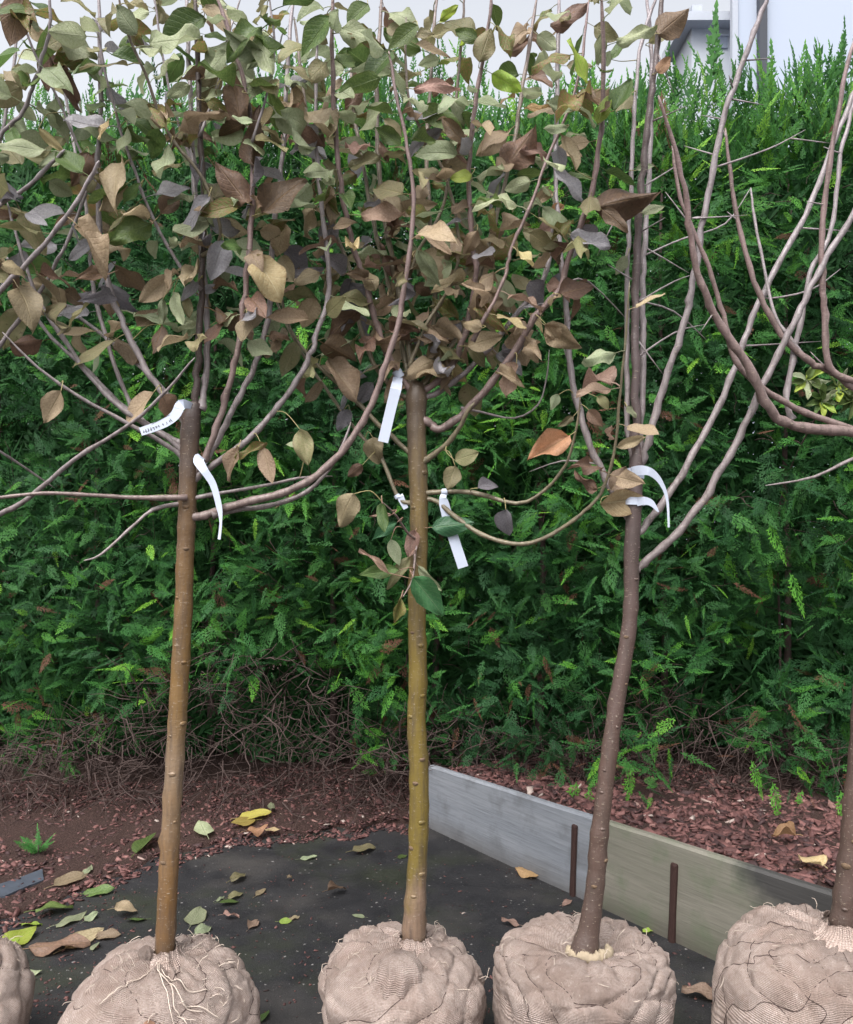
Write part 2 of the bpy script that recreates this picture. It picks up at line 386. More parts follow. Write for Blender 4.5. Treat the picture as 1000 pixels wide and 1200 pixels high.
# ------------------------------------------------------------------ boards and stakes
def m_board(name, c1, c2, stain, wet=None):
    a = NT(name); o = a.obj()
    n1 = a.noise(a.scale(o, (1.6, 10, 10)), 1.0, 5, 0.6); n2 = a.noise(a.scale(o, (6, 120, 120)), 1.0, 4, 0.6); n3 = a.noise(o, 7, 4, 0.6)
    col = a.mix(a.ramp(n1, [(0.3, 0.0), (0.7, 1.0)]), c1, c2)
    col = a.mix(a.ramp(n2, [(0.45, 0.0), (0.75, 0.45)]), col, [x*0.45 for x in c1])
    col = a.mix(a.ramp(n3, [(0.50, 0.0), (0.72, 0.7)]), col, stain)
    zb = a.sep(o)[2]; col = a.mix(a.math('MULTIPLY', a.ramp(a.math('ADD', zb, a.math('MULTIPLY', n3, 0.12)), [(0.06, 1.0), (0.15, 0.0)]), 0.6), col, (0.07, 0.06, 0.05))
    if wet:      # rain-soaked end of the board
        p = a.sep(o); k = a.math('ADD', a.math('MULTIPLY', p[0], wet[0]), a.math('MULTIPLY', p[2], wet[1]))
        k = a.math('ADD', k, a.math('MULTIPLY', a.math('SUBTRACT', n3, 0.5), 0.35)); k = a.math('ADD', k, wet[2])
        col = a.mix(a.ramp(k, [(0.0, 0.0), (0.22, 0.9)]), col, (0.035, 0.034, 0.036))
    return a.bsdf(col, 0.6, a.bump(a.math('ADD', n2, n1), 0.35, 0.004), 0.4)
MB1 = m_board('board_blue_grey', (0.185, 0.20, 0.225), (0.26, 0.275, 0.30), (0.10, 0.10, 0.105))
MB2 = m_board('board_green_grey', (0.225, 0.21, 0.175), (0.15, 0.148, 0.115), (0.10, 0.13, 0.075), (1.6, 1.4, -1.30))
def board(t0, t1, mat, label):
    o = empty('timber_board', A+U*t0); o.rotation_euler = (0, 0, math.atan2(U.y, U.x)); tag(o, label, 'board', 'boards edging the raised bed')
    n = 24; V = []; F = []; th = 0.036
    for i in range(n+1):
        x = (t1-t0)*i/n; tp = btop(t0+x); w = 0.003*fbm((x*2+t0*9, 3, 0)); bw = 0.006*fbm((x*1.3+t0, 0.5, 8))
        sec = [(-th, -0.03), (-th-0.002, tp-0.008), (-th+0.006, tp), (-0.006, tp-0.002), (-0.0, tp-0.010), (0.0, -0.03)]
        for (yy, zz) in sec: V.append((x, yy+bw, zz+(w if zz > 0 else 0)))
    for i in range(n):
        for k in range(6):
            a = i*6+k; b = i*6+(k+1) % 6; F.append((a, b, b+6, a+6))
    F.append(tuple(range(5, -1, -1))); F.append(tuple(range(n*6, n*6+6)))
    m = mesh_obj('plank', V, F, mat, o, smooth=False)
    return o
# N direction is +y of the board's own frame when U is its x
T_JOIN = 0.98
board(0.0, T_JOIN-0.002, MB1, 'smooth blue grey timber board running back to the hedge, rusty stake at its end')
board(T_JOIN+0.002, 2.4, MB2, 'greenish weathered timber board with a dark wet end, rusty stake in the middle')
def stake(px_top, py_top, px_bot, py_bot, label):
    b = G(px_bot, py_bot)
    # push it against the board's front face
    s = (b-A).dot(N); b = b - N*(s+0.036+0.007)
    d = b.y; h = (py_bot-py_top)/1000*d
    o = empty('iron_stake', (b.x, b.y, 0)); o.rotation_euler = (0, 0, math.atan2(U.y, U.x)+R.uniform(-0.15, 0.15)); tag(o, label, 'stake', 'iron stakes holding the boards')
    V = []; F = []; r = 0.0135; lean = (px_top-px_bot)/1000*d
    zs = [-0.06, 0.02, h*0.35, h*0.7, h-0.006, h]
    for i, z in enumerate(zs):
        rr = r*(0.8 if i == len(zs)-1 else 1+0.06*math.sin(i*2.1))
        for k in range(8):
            an = k*math.pi/4+0.39; q = 0.92 if k % 2 else 1.0
            V.append((lean*max(0, z)/h + rr*q*math.cos(an), 0.75*rr*q*math.sin(an), z))
    for i in range(len(zs)-1):
        for k in range(8): a = i*8+k; b2 = i*8+(k+1) % 8; F.append((a, b2, b2+8, a+8))
    F.append(tuple(range(len(zs)*8-8, len(zs)*8)))
    mesh_obj('bar', V, F, M_RUST, o, smooth=False)
stake(683, 962, 679, 1046, 'rusty iron stake against the blue grey board')
stake(796, 1008, 792, 1101, 'rusty iron stake against the greenish weathered board')

# ------------------------------------------------------------------ buildings beyond the hedge
M_WALL = m_plain('pale_render', (0.40, 0.45, 0.55), 0.8, 0.3, 0.06, 3, 0.05)
M_WALL2 = m_plain('white_render', (0.50, 0.53, 0.58), 0.8, 0.3, 0.05, 3, 0.05)
M_DARK = m_plain('dark_metal', (0.05, 0.055, 0.07), 0.5)
M_TRIM = m_plain('grey_trim', (0.42, 0.45, 0.52), 0.6)
M_GLASS = m_plain('window_glass', (0.30, 0.34, 0.42), 0.15, 0.6)
M_ROOF = m_plain('grey_roof', (0.46, 0.49, 0.55), 0.8)
def box(name, x0, x1, y0, y1, z0, z1, mat, parent, bev=0.0):
    o = Vector(parent.location) if parent and parent.type == 'EMPTY' else (Vector(parent.parent.location) if parent else Vector())
    V = [(x, y, z) for z in (z0, z1) for (x, y) in ((x0, y0), (x1, y0), (x1, y1), (x0, y1))]
    F = [(3, 2, 1, 0), (4, 5, 6, 7), (0, 1, 5, 4), (1, 2, 6, 5), (2, 3, 7, 6), (3, 0, 4, 7)]
    return mesh_obj(name, V, F, mat, parent, off=o, smooth=False)
blk = empty('apartment_building', (6.0, 12.0, 0)); tag(blk, 'tall pale blue-grey building behind the hedge with a dark downpipe', 'building')
FP = [(3.60, 10.0), (9.5, 10.0), (11.8, 16.0), (5.9, 16.0)]
mesh_obj('wall', [(x, y, z) for z in (0, 9.6) for (x, y) in FP], [(3, 2, 1, 0), (4, 5, 6, 7), (0, 1, 5, 4), (1, 2, 6, 5), (2, 3, 7, 6), (3, 0, 4, 7)], M_WALL, blk, off=blk.location, smooth=False)
for xp in (3.96, 5.4, 6.8, 8.2): box('panel', xp+0.012 if xp > 3.97 else 3.985, xp+1.38, 9.975, 10.03, 0.02, 9.5, M_WALL, blk)
box('downpipe', 3.865, 3.955, 9.90, 9.99, 0, 9.58, M_DARK, blk)
for z in (1.5, 4.0, 6.2, 8.4): box('bracket', 3.85, 3.97, 9.93, 10.02, z, z+0.05, M_TRIM, blk)
box('corner_trim', 3.575, 3.64, 9.97, 10.05, 0, 9.58, M_TRIM, blk)
mesh_obj('roof', [(x, y, z) for z in (9.6, 9.85) for (x, y) in ((3.5, 9.85), (9.7, 9.85), (12.1, 16.2), (5.8, 16.2))], [(3, 2, 1, 0), (4, 5, 6, 7), (0, 1, 5, 4), (1, 2, 6, 5), (2, 3, 7, 6), (3, 0, 4, 7)], M_ROOF, blk, off=blk.location, smooth=False)
hs_ = empty('house', (5.2, 14.4, 0)); tag(hs_, 'low white house with grey eaves and a small window beyond the hedge tips', 'house')
box('wall', 4.35, 7.5, 14.0, 14.9, 0, 9.40, M_WALL2, hs_)
V = [(4.15, 13.75, 9.38), (7.7, 13.75, 9.38), (7.7, 15.05, 9.38), (4.15, 15.05, 9.38), (4.15, 13.75, 9.52), (7.7, 13.75, 9.52), (7.7, 15.05, 9.52), (4.15, 15.05, 9.52), (4.9, 14.5, 9.75), (6.9, 14.5, 9.75)]
rf_ = mesh_obj('roof', V, [(3, 2, 1, 0), (0, 1, 5, 4), (1, 2, 6, 5), (2, 3, 7, 6), (3, 0, 4, 7), (4, 5, 9, 8), (5, 6, 9), (6, 7, 8, 9), (7, 4, 8)], M_ROOF, hs_, off=hs_.location, smooth=False)
box('chimney', 4.45, 4.62, 14.3, 14.5, 9.3, 9.95, M_TRIM, rf_)
wd = box('window', 4.74, 4.93, 13.97, 14.02, 9.05, 9.24, M_GLASS, hs_)
box('window_frame', 4.72, 4.95, 13.955, 13.985, 9.24, 9.27, M_TRIM, wd)

# ------------------------------------------------------------------ hedge
def frond_template(seed, pairs=8, teeth=4, wid=0.44, ang=46):
    """flat conifer spray of unit length along +Y, made of small overlapping scale-leaf lozenges"""
    r = random.Random(seed); V = []; Q = []; T = []
    def loz(p, d, L, W, tp):
        n = (-d[1], d[0]); b = len(V)
        zz = lambda y: -0.10*y*y
        for (a, w) in ((0, 0), (0.42, 0.5), (1, 0), (0.42, -0.5)):
            x = p[0]+d[0]*L*a+n[0]*W*w; y = p[1]+d[1]*L*a+n[1]*W*w
            V.append((x, y, zz(y)-0.12*abs(x)+r.uniform(-0.006, 0.006))); T.append(tp+0.12*a)
        Q.append((b, b+3, b+2, b+1))
    for i in range(4): loz((0, i*0.24), (0, 1), 0.27, 0.05, 0.0)
    for i in range(pairs):
        for sgn in (-1, 1):
            t = 0.06+0.9*(i+(0.25 if sgn > 0 else 0))/pairs
            L = wid*(1.0-t)**0.62*(0.62+0.55*min(1, t*4))*r.uniform(0.8, 1.12)
            an = math.radians(ang-14*t+r.uniform(-7, 7)); d = (sgn*math.sin(an), math.cos(an)); p = (0.0, t)
            loz(p, d, L, 0.034, 0.02)
            nt = max(1, int(round(teeth*L/wid*1.2)))
            for k in range(nt):
                tt = 0.15+0.70*k/max(1, nt); q = (p[0]+d[0]*L*tt, p[1]+d[1]*L*tt); l2 = L*0.46*(1-tt*0.5)
                a2 = an*sgn+(1 if (k+i) % 2 else -1)*math.radians(36+r.uniform(-9, 9)); loz(q, (math.sin(a2), math.cos(a2)), l2, 0.036, 0.05+0.1*tt)
    loz((0, 0.9), (0, 1), 0.16, 0.045, 0.12)
    return np.array(V), np.array(Q), np.array(T)
TEMPL = [frond_template(i, 8, 3, 0.40) for i in range(5)] + [frond_template(20+i, 7, 2, 0.26, 38) for i in range(4)]
TSLIM = [frond_template(40+i, 8, 2, 0.20, 30) for i in range(3)]
TBACK = [frond_template(60+i, 6, 1, 0.5, 50) for i in range(2)]

def hedge_front(x, z):
    base = 4.06-0.115*x
    lump = 0.15*noise.noise(Vector((x*1.5, z*1.3, 0.3)))+0.13*noise.noise(Vector((x*3.7, z*3.4, 5.3)))+0.07*noise.noise(Vector((x*8.0, z*7.5, 2.3)))
    top = 0.55*sstep(3.0, 3.55, z)**2
    low = (0.16-0.34*sstep(0.0, 0.5, x))*sstep(0.95, 0.3, z)
    return base+lump*1.1+top+low
LOWPX = [(-900, 950), (0, 945), (60, 925), (140, 905), (200, 838), (260, 815), (330, 822), (390, 860), (430, 940), (500, 930), (560, 905), (620, 930), (690, 935), (745, 905), (800, 893), (850, 915), (905, 945), (960, 945), (1010, 955), (1900, 950)]
def low_py(px):
    for (a, b) in zip(LOWPX[:-1], LOWPX[1:]):
        if a[0] <= px <= b[0]: return a[1]+(b[1]-a[1])*(px-a[0])/(b[0]-a[0])
    return 930
def hedge_low(x):           # height of the foliage's lower edge along the hedge
    d = 4.06-0.115*x; px = 500+x/d*1000
    return CAMH-(low_py(px)-600)/1000*d
acc = {'V': [], 'Q': [], 'T': [], 'n': 0}
def put(tmpl, p, dirv, nrm, size, tint, wsc=1.0):
    V, Q, T = tmpl
    y = dirv.normalized(); x = y.cross(nrm)
    if x.length < 1e-3: x = y.cross(Vector((0.3, 0.5, 0.8)))
    x.normalize(); z = x.cross(y)
    M = np.array([[x[0], y[0], z[0]], [x[1], y[1], z[1]], [x[2], y[2], z[2]]])
    W = (V*np.array([size*wsc, size, size])) @ M.T + np.array(p)
    acc['V'].append(W); acc['Q'].append(Q+acc['n']); acc['n'] += len(V)
    acc['T'].append(np.full(len(V), tint) if tint < 0.035 else np.clip(tint+T*0.9, 0.045, 1.0))
cnt = 0
for pas, (N_, dmin, dmax) in enumerate(((14000, -0.09, 0.11), (5600, 0.11, 0.28), (2400, 0.28, 0.55))):
    for i in range(N_):
        # keep most of the sprays where the photograph looks, the rest beyond
        x = R.uniform(-2.35, 2.35) if R.random() < 0.90 else R.choice((-1, 1))*R.uniform(2.35, 3.6)
        z = R.uniform(-0.1, 3.5)*(1.04 if x < 0.3 else 1.0)
        lo = hedge_low(x) + 0.10*noise.noise(Vector((x*6, 1.7, 2.0))) + (0.05 if pas == 0 else 0.12)
        if z < lo+0.02: continue
        bare = noise.noise(Vector((x*2.3+4.1, z*2.6, 7.7)))
        if pas < 2 and bare > 0.27 and R.random() < 0.85: continue
        if pas < 2 and z < lo+0.35 and R.random() < 0.35: continue
        dep = R.uniform(dmin, dmax); y = hedge_front(x, z)+dep
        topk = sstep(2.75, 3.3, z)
        dv = Vector((R.gauss(0, 0.9), -0.55+R.gauss(0, 0.4), R.gauss(-0.12, 0.7)*(1-topk)+topk*(1.3+R.random())))
        nv = Vector((R.gauss(0, 0.65), -0.5+R.gauss(0, 0.5), 0.75+R.gauss(0, 0.5)))
        col = 0.28+0.30*noise.noise(Vector((x*1.3, z*1.6, 9.0)))+R.gauss(0, 0.13)+0.24*topk  # bright tips, plus skylight on the hedge top, put into the tint
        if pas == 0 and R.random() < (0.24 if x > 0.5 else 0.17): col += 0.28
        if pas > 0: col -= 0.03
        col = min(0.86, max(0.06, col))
        if R.random() < (0.02+0.05*sstep(1.0, 0.3, z)): col = 0.01
        sz = (R.uniform(0.065, 0.15) if pas == 0 else R.uniform(0.12, 0.22))
        tm = R.choice(TEMPL) if topk < R.random()*1.2 else R.choice(TSLIM)
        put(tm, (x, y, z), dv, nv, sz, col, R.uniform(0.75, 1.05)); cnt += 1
for i in range(1150):        # feathery upright tips along the top
    x = R.uniform(-3.2, 3.2); z = R.uniform(3.25, 3.52)+(0.13 if x < 0.35 else 0.0)+0.05*noise.noise(Vector((x*2.2, 0, 1)))
    y = hedge_front(x, 3.3)+R.uniform(-0.05, 0.5)
    dv = Vector((R.gauss(0, 0.22), R.gauss(-0.1, 0.2), 1))
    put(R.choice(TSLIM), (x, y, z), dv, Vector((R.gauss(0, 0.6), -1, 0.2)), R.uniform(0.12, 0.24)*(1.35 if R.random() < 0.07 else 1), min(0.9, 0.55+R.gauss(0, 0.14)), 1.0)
for (px, py, L) in ((832, 62, 0.42), (838, 50, 0.34), (868, 70, 0.25), (905, 72, 0.30), (935, 66, 0.30), (962, 70, 0.30), (985, 66, 0.28), (792, 80, 0.28), (340, 80, 0.25), (360, 95, 0.22), (310, 92, 0.25), (905, 90, 0.3), (618, 90, 0.2), (850, 85, 0.25), (948, 75, 0.27), (975, 70, 0.3)):
    p = P(px, py+45, 4.1); put(R.choice(TSLIM), p, Vector((R.gauss(0.05, 0.14), R.gauss(0, 0.1), 1)), Vector((R.gauss(0, 0.5), -1, 0.1)), L, 0.5, 1.2)
    put(R.choice(TSLIM), p+Vector((0.01, 0.01, 0.02)), Vector((R.gauss(-0.25, 0.14), R.gauss(0, 0.1), 1)), Vector((R.gauss(0, 0.5), -1, 0.1)), L*0.7, 0.45, 1.2)
for (px, py, dd, an, L, tt) in ((690, 922, 3.55, 180, 0.16, 0.85), (676, 915, 3.6, 200, 0.15, 0.8), (905, 915, 3.55, 175, 0.17, 0.8), (880, 890, 3.6, 165, 0.16, 0.75), (985, 925, 3.5, 180, 0.16, 0.7), (740, 900, 3.6, 190, 0.14, 0.7),
                            (900, 612, 3.78, 160, 0.2, 0.66), (925, 670, 3.75, 165, 0.2, 0.66)):
    a = math.radians(an); put(TEMPL[R.randrange(4)], P(px, py, dd), Vector((math.sin(a), -0.4, math.cos(a))), Vector((0.3, -0.6, 0.7)), L, min(tt, 0.68), 0.8)
for i in range(7000):       # the hedge's far face
    x = R.uniform(-3.6, 3.6); z = R.uniform(0.02, 3.5); y = 4.90-0.115*x+R.uniform(-0.3, 0.1)
    put(R.choice(TBACK), (x, y, z), Vector((R.gauss(0, 0.6), 0.3, R.gauss(0.3, 0.6))), Vector((R.gauss(0, 0.3), 1, 0.2)), R.uniform(0.34, 0.5), 0.25, 1.2)
hedge = empty('conifer_hedge', (0, 4.45, 0)); tag(hedge, 'tall dense green conifer hedge with bare brown twigs at its foot', 'hedge')
HV = np.concatenate(acc['V'])-np.array([0, 4.45, 0]); HQ = np.concatenate(acc['Q']); HT = np.concatenate(acc['T'])
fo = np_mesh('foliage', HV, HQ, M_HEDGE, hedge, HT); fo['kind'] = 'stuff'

def tube(pts, rad, sides=6, cap=True):
    """pts list of Vectors, rad list -> verts, faces"""
    V = []; F = []; n = len(pts); up = None
    for i in range(n):
        t = (pts[min(n-1, i+1)]-pts[max(0, i-1)])
        if t.length < 1e-9: t = Vector((0, 0, 1))
        t.normalize()
        if up is None: up = Vector((0, -1, 0.1)) if abs(t.y) < 0.9 else Vector((1, 0, 0))
        x = up.cross(t).normalized(); up = t.cross(x).normalized()
        for k in range(sides):
            a = 2*math.pi*k/sides; V.append(pts[i]+(x*math.cos(a)+up*math.sin(a))*rad[i])
    for i in range(n-1):
        for k in range(sides):
            a = i*sides+k; b = i*sides+(k+1) % sides; F.append((a, b, b+sides, a+sides))
    if cap:
        F.append(tuple(range(sides-1, -1, -1))); F.append(tuple(range((n-1)*sides, n*sides)))
    return V, F
# hedge stems and the tangle of dead twigs
for i in range(11):
    x = -3.0+0.6*i+R.uniform(-0.1, 0.1); y = 4.66-0.115*x+R.uniform(-0.06, 0.06)
    pts = [Vector((x+0.05*fbm((i*3.1, k*0.5, 0)), y+0.05*fbm((i*1.7, 5, k*0.5)), -0.03+k*0.42)) for k in range(9)]
    V, F = tube(pts, [0.022-0.002*k for k in range(9)], 7)
    mesh_obj('stem', V, F, M_HTWIG, hedge, off=hedge.location)
TV = []; TF = []
def add_twig(pts, r0, r1, sides=4):
    n = len(pts); V, F = tube(pts, [r0+(r1-r0)*k/(n-1) for k in range(n)], sides)
    b = len(TV); TV.extend(V); TF.extend([tuple(q+b for q in f) for f in F])
for i in range(3600):
    if i < 2800:
        x = R.uniform(-2.4, 2.4); lo = hedge_low(x); z = R.uniform(0.03, max(0.3, lo+0.3)); y = (4.06-0.03*x if x < 0 else 4.10-0.115*x)+R.uniform(-0.12, 0.42)
        p = Vector((x, y, max(z, 0.05 if x < 0 else 0.2))); d = Vector((R.gauss(0, 0.7), -0.55+R.gauss(0, 0.3), R.gauss(0.05, 0.6)))
    else:
        x = R.uniform(-2.4, 2.4); z = R.uniform(0.5, 3.1); p = Vector((x, hedge_front(x, z)+R.uniform(0.15, 0.4), z)); d = Vector((R.gauss(0, 0.5), -0.6, R.gauss(0.3, 0.5)))
    d.normalize(); L = R.uniform(0.08, 0.30); pts = [p.copy()]
    for k in range(4):
        d = (d+Vector((R.gauss(0, 0.25), R.gauss(0, 0.2), R.gauss(-0.02, 0.25)))).normalized(); p = p+d*L/4
        if p.z < 0.03: p.z = 0.03
        pts.append(p.copy())
    add_twig(pts, R.uniform(0.0016, 0.0042), 0.0009)
tw = mesh_obj('dead_twigs', TV, TF, M_HTWIG, hedge, off=hedge.location); tw['kind'] = 'stuff'

# ------------------------------------------------------------------ leaf meshes (shared)
def leaf_mesh(name, mat, seed, asp, fold, curl, wave, petiole=0.28, tipdrop=0.2):
    """leaf blade of unit length along +Y from the origin, stalk behind it along -Y"""
    r = random.Random(seed); NL, NW = 9, 6
    V = []; F = []; UV = []
    ph = r.uniform(0, 6); tw = r.uniform(-0.35, 0.35)
    for i in range(NL+1):
        u = i/NL; w = asp*0.5*(math.sin(math.pi*min(1, u**0.80))**0.72 if 0 < u < 1 else 0.0)*(1-0.10*u)
        if i == 0: w = 0.012
        if i == NL: w = 0.006
        for k in range(NW+1):
            v = k/NW*2-1; e = 1+(0.045*r.uniform(-1, 1) if abs(v) == 1 else 0)
            x = v*w*e; z = fold*abs(x)*(0.9+0.4*math.sin(u*5+ph)) - curl*(u*u)*0.55 + wave*0.075*math.sin(u*8.5+ph+(1.7 if v > 0 else 0))*abs(v)**1.3 + wave*0.03*math.sin(v*4+u*3+ph*2)
            y = u*(1-0.16*abs(curl))-0.10*abs(fold)*0
            c, s = math.cos(tw*u), math.sin(tw*u)
            V.append((x*c-z*s*0.4, y, z+x*s*0.6)); UV.append((u, k/NW))
    for i in range(NL):
        for k in range(NW):
            a = i*(NW+1)+k; F.append((a, a+1, a+NW+2, a+NW+1))
    if petiole > 0:
        b = len(V); pts = [Vector((0, -petiole, 0.06*petiole)), Vector((0.0, -petiole*0.5, 0.10*petiole)), Vector((0, 0.02, 0.0))]
        tv, tf = tube(pts, [0.016, 0.012, 0.012], 3, False); V += [tuple(q) for q in tv]; UV += [(0.5, 0.5)]*len(tv)
        F += [tuple(q+b for q in f) for f in tf]
    me = bpy.data.meshes.new(name); me.from_pydata(V, [], F)
    me.polygons.foreach_set('use_smooth', [True]*len(me.polygons))
    ul = me.uv_layers.new(name='UVMap'); li = np.zeros(len(me.loops), dtype=np.int32); me.loops.foreach_get('vertex_index', li)
    ul.data.foreach_set('uv', np.array(UV, dtype=np.float32)[li].ravel()); me.materials.append(mat); me.update()
    return me
DRY = {'tan', 'brown', 'pink', 'orange', 'mixed', 'purple'}
LM = {}; LM0 = {}
for ci, cname in enumerate(LEAFM):
    for tbl, pet in ((LM, 0.28), (LM0, 0.0)):
        tbl[cname] = []
        for k in range(11):
            r = random.Random(ci*31+k); dry = cname in DRY
            tbl[cname].append(leaf_mesh('leaf_'+cname, LEAFM[cname], ci*10+k, r.uniform(0.42, 0.68), r.uniform(0.1, 1.1 if dry else 0.6)*(1 if r.random() < 0.8 else -1),
                              r.uniform(-0.25, 0.95 if dry else 0.55), r.uniform(0.5, 2.4 if dry else 1.5), pet))

def leaf_matrix(p, dirv, nrm, L, W=1.0, H=None):
    H = H or L*R.uniform(0.5, 1.5)
    y = dirv.normalized(); x = y.cross(nrm)
    if x.length < 1e-4: x = y.cross(Vector((1, 0.2, 0.1)))
    x.normalize(); z = x.cross(y)
    return Matrix(((x[0]*L*W, y[0]*L, z[0]*H, p[0]), (x[1]*L*W, y[1]*L, z[1]*H, p[1]), (x[2]*L*W, y[2]*L, z[2]*H, p[2]), (0, 0, 0, 1)))

# ------------------------------------------------------------------ trees
def crom(pts, n):
    """Catmull-Rom through pts (tuples), n samples per span"""
    out = []; m = len(pts)
    for i in range(m-1):
        p0 = pts[max(0, i-1)]; p1 = pts[i]; p2 = pts[i+1]; p3 = pts[min(m-1, i+2)]
        for k in range(n):
            t = k/n; out.append(tuple(0.5*((2*b)+(-a+c)*t+(2*a-5*b+4*c-d)*t*t+(-a+3*b-3*c+d)*t*t*t) for a, b, c, d in zip(p0, p1, p2, p3)))
    out.append(tuple(pts[-1])); return out

class Tree:
    def __init__(s, name, label, px, d, ball_px, R_, H_):
        bx = P(ball_px, 600, d).x
        s.root = empty(name, (bx, d, 0)); tag(s.root, label, 'tree', 'balled young trees in a row'); s.loc = Vector((bx, d, 0))
        s.d = d; s.samples = []; s.nleaf = 0; s.R = R_; s.H = H_; s.branches = []; s.queue = []
    def stem(s, name, pts, r0, r1, d0, d1, mat, nodes=0.0, sides=9, radii=None, parent=None, record=True, dpow=1.0, flare=0.0):
        """pts: (px,py) measured; distance runs d0->d1; r in px"""
        L = [0.0]
        for a, b in zip(pts[:-1], pts[1:]): L.append(L[-1]+math.hypot(b[0]-a[0], b[1]-a[1]))
        c = [(p[0], p[1], d0+(d1-d0)*(l/L[-1])**dpow, (radii[i] if radii else r0+(r1-r0)*(l/L[-1]))) for i, (p, l) in enumerate(zip(pts, L))]
        n = max(3, int(L[-1]/len(pts)/9)); sm = crom(c, n)
        W = []; rad = []; sd = R.uniform(0, 99); nxt = 0.03; run = 0.0; sw = []
        for i, q in enumerate(sm):
            w = P(q[0], q[1], q[2]); rr = max(0.5, q[3])*q[2]/1000
            jit = rr*0.05 if name == 'trunk' else rr*0.5
            w += Vector((fbm((sd, i*0.55, 0)), fbm((sd, 7, i*0.55)), 0))*jit
            W.append(w); rad.append(rr*(0.88 if name == 'trunk' else 0.70)*(1+(0.025 if name == 'trunk' else 0.06)*fbm((sd+3, i*0.8, 2))))
        if nodes > 0:
            tot = 0
            for i in range(1, len(W)-1):
                tot += (W[i]-W[i-1]).length
                if tot > nodes*R.uniform(0.7, 1.3): tot = 0; rad[i] *= R.uniform(1.04, 1.10) if name == 'trunk' else R.uniform(1.12, 1.25)
        if name != 'trunk':
            for k, f in ((1, 0.45), (2, 0.75), (3, 0.9)): rad[-k] *= f
            if name == 'branch':
                for k, f in ((0, 1.5), (1, 1.4), (2, 1.25), (3, 1.1)): rad[k] *= f
        V, F = tube(W, rad, sides)
        # small bud scars: push single vertices out
        for i in range(2, len(W)-2):
            if R.random() < 0.16:
                k = R.randrange(sides); q = V[i*sides+k]; V[i*sides+k] = q+(q-W[i])*R.uniform(0.12, 0.35)
        o = mesh_obj(name, V, F, mat, parent or s.root, off=s.loc)
        rec = [(q[0], q[1], q[2], w, r) for q, w, r in zip(sm, W, rad)]
        if record: s.samples += rec
        s.branches.append((o, rec)); return o, rec
    def nearest(s, px, py, bias=None):
        best = None; bd = 1e9
        for o, rec in s.branches:
            for q in rec:
                dd = (q[0]-px)**2+(q[1]-py)**2 + (400*(q[2]-bias)**2*25 if bias else 0)
                if dd < bd: bd = dd; best = (o, q)
        return best, math.sqrt(bd)
    def twig(s, pts, r0=1.6, r1=0.9, dd=0.0, mat=None):
        (o, q), dist = s.nearest(*pts[0]); p0 = (q[0], q[1])
        allp = [p0]+[p for p in pts[(1 if dist < 9 else 0):]]
        n = len(s.branches)
        ob, rec = s.stem('twig', allp, r0, r1, q[2], q[2]+dd, mat or s.twm, 0.03, 5, parent=o)
        return ob
    def leaf(s, cname, M, table):
        if s.nleaf >= 300: return None
        me = R.choice(table[cname]); o = bpy.data.objects.new('leaf', me)
        M = M.copy(); M.translation = M.translation-s.loc
        o.matrix_basis = M; link(o, s.root); s.nleaf += 1; return o
    def hero(s, bx, by, tx, ty, cname, wid=1.0, face=0.35, dfront=0.03):
        """leaf measured on the photograph: blade base, blade tip"""
        (o, q), dist = s.nearest(bx, by)
        d = q[2]-dfront; pb = P(bx, by, d); L0 = math.hypot(tx-bx, ty-by)/1000*d
        pt = P(tx, ty, d+R.uniform(-0.30, 0.2)*L0)
        dirv = pt-pb; nv = Vector((R.gauss(0, face), -1, R.gauss(0.25, face)))
        s.leaf(cname, leaf_matrix(pb, dirv, nv, dirv.length*1.04, wid), LM0)
        a = q[3]; mid = (a+pb)*0.5+Vector((0, 0, 0.006))-dirv.normalized()*0.012
        c = crom([tuple(a), tuple(mid), tuple(pb+dirv*0.02)], 4)
        V, F = tube([Vector(x) for x in c], [0.0016-0.0006*k/(len(c)-1) for k in range(len(c))], 4)
        mesh_obj('leaf_stalk', V, F, s.stalkm, s.root, off=s.loc)
    def leaves_along(s, *a, **k): s.queue.append((a, k))
    def flush(s):
        out = s.todo = []
        for a, k in s.queue: s._leaves(*a, **k)
        R.shuffle(out)
        out.sort(key=lambda q: q[1].translation.y)
        V = []; F = []; UV = []; MI = []; cl = list(LEAFM)
        for c, M in out:
            if s.nleaf < 300: s.leaf(c, M, LM); continue
            me = R.choice(LM[c]); b = len(V)
            V += [tuple(M @ v.co - s.loc) for v in me.vertices]; F += [tuple(i+b for i in p.vertices) for p in me.polygons]
            uvv = [(0.5, 0.5)]*len(me.vertices)
            for l, d in zip(me.loops, me.uv_layers[0].data): uvv[l.vertex_index] = tuple(d.uv)
            UV += uvv; MI += [cl.index(c)]*len(me.polygons)
        if V:
            o = mesh_obj('back_foliage', V, F, None, s.root, uvs=UV); o['kind'] = 'stuff'
            for c in cl: o.data.materials.append(LEAFM[c])
            o.data.polygons.foreach_set('material_index', MI); o.data.update()
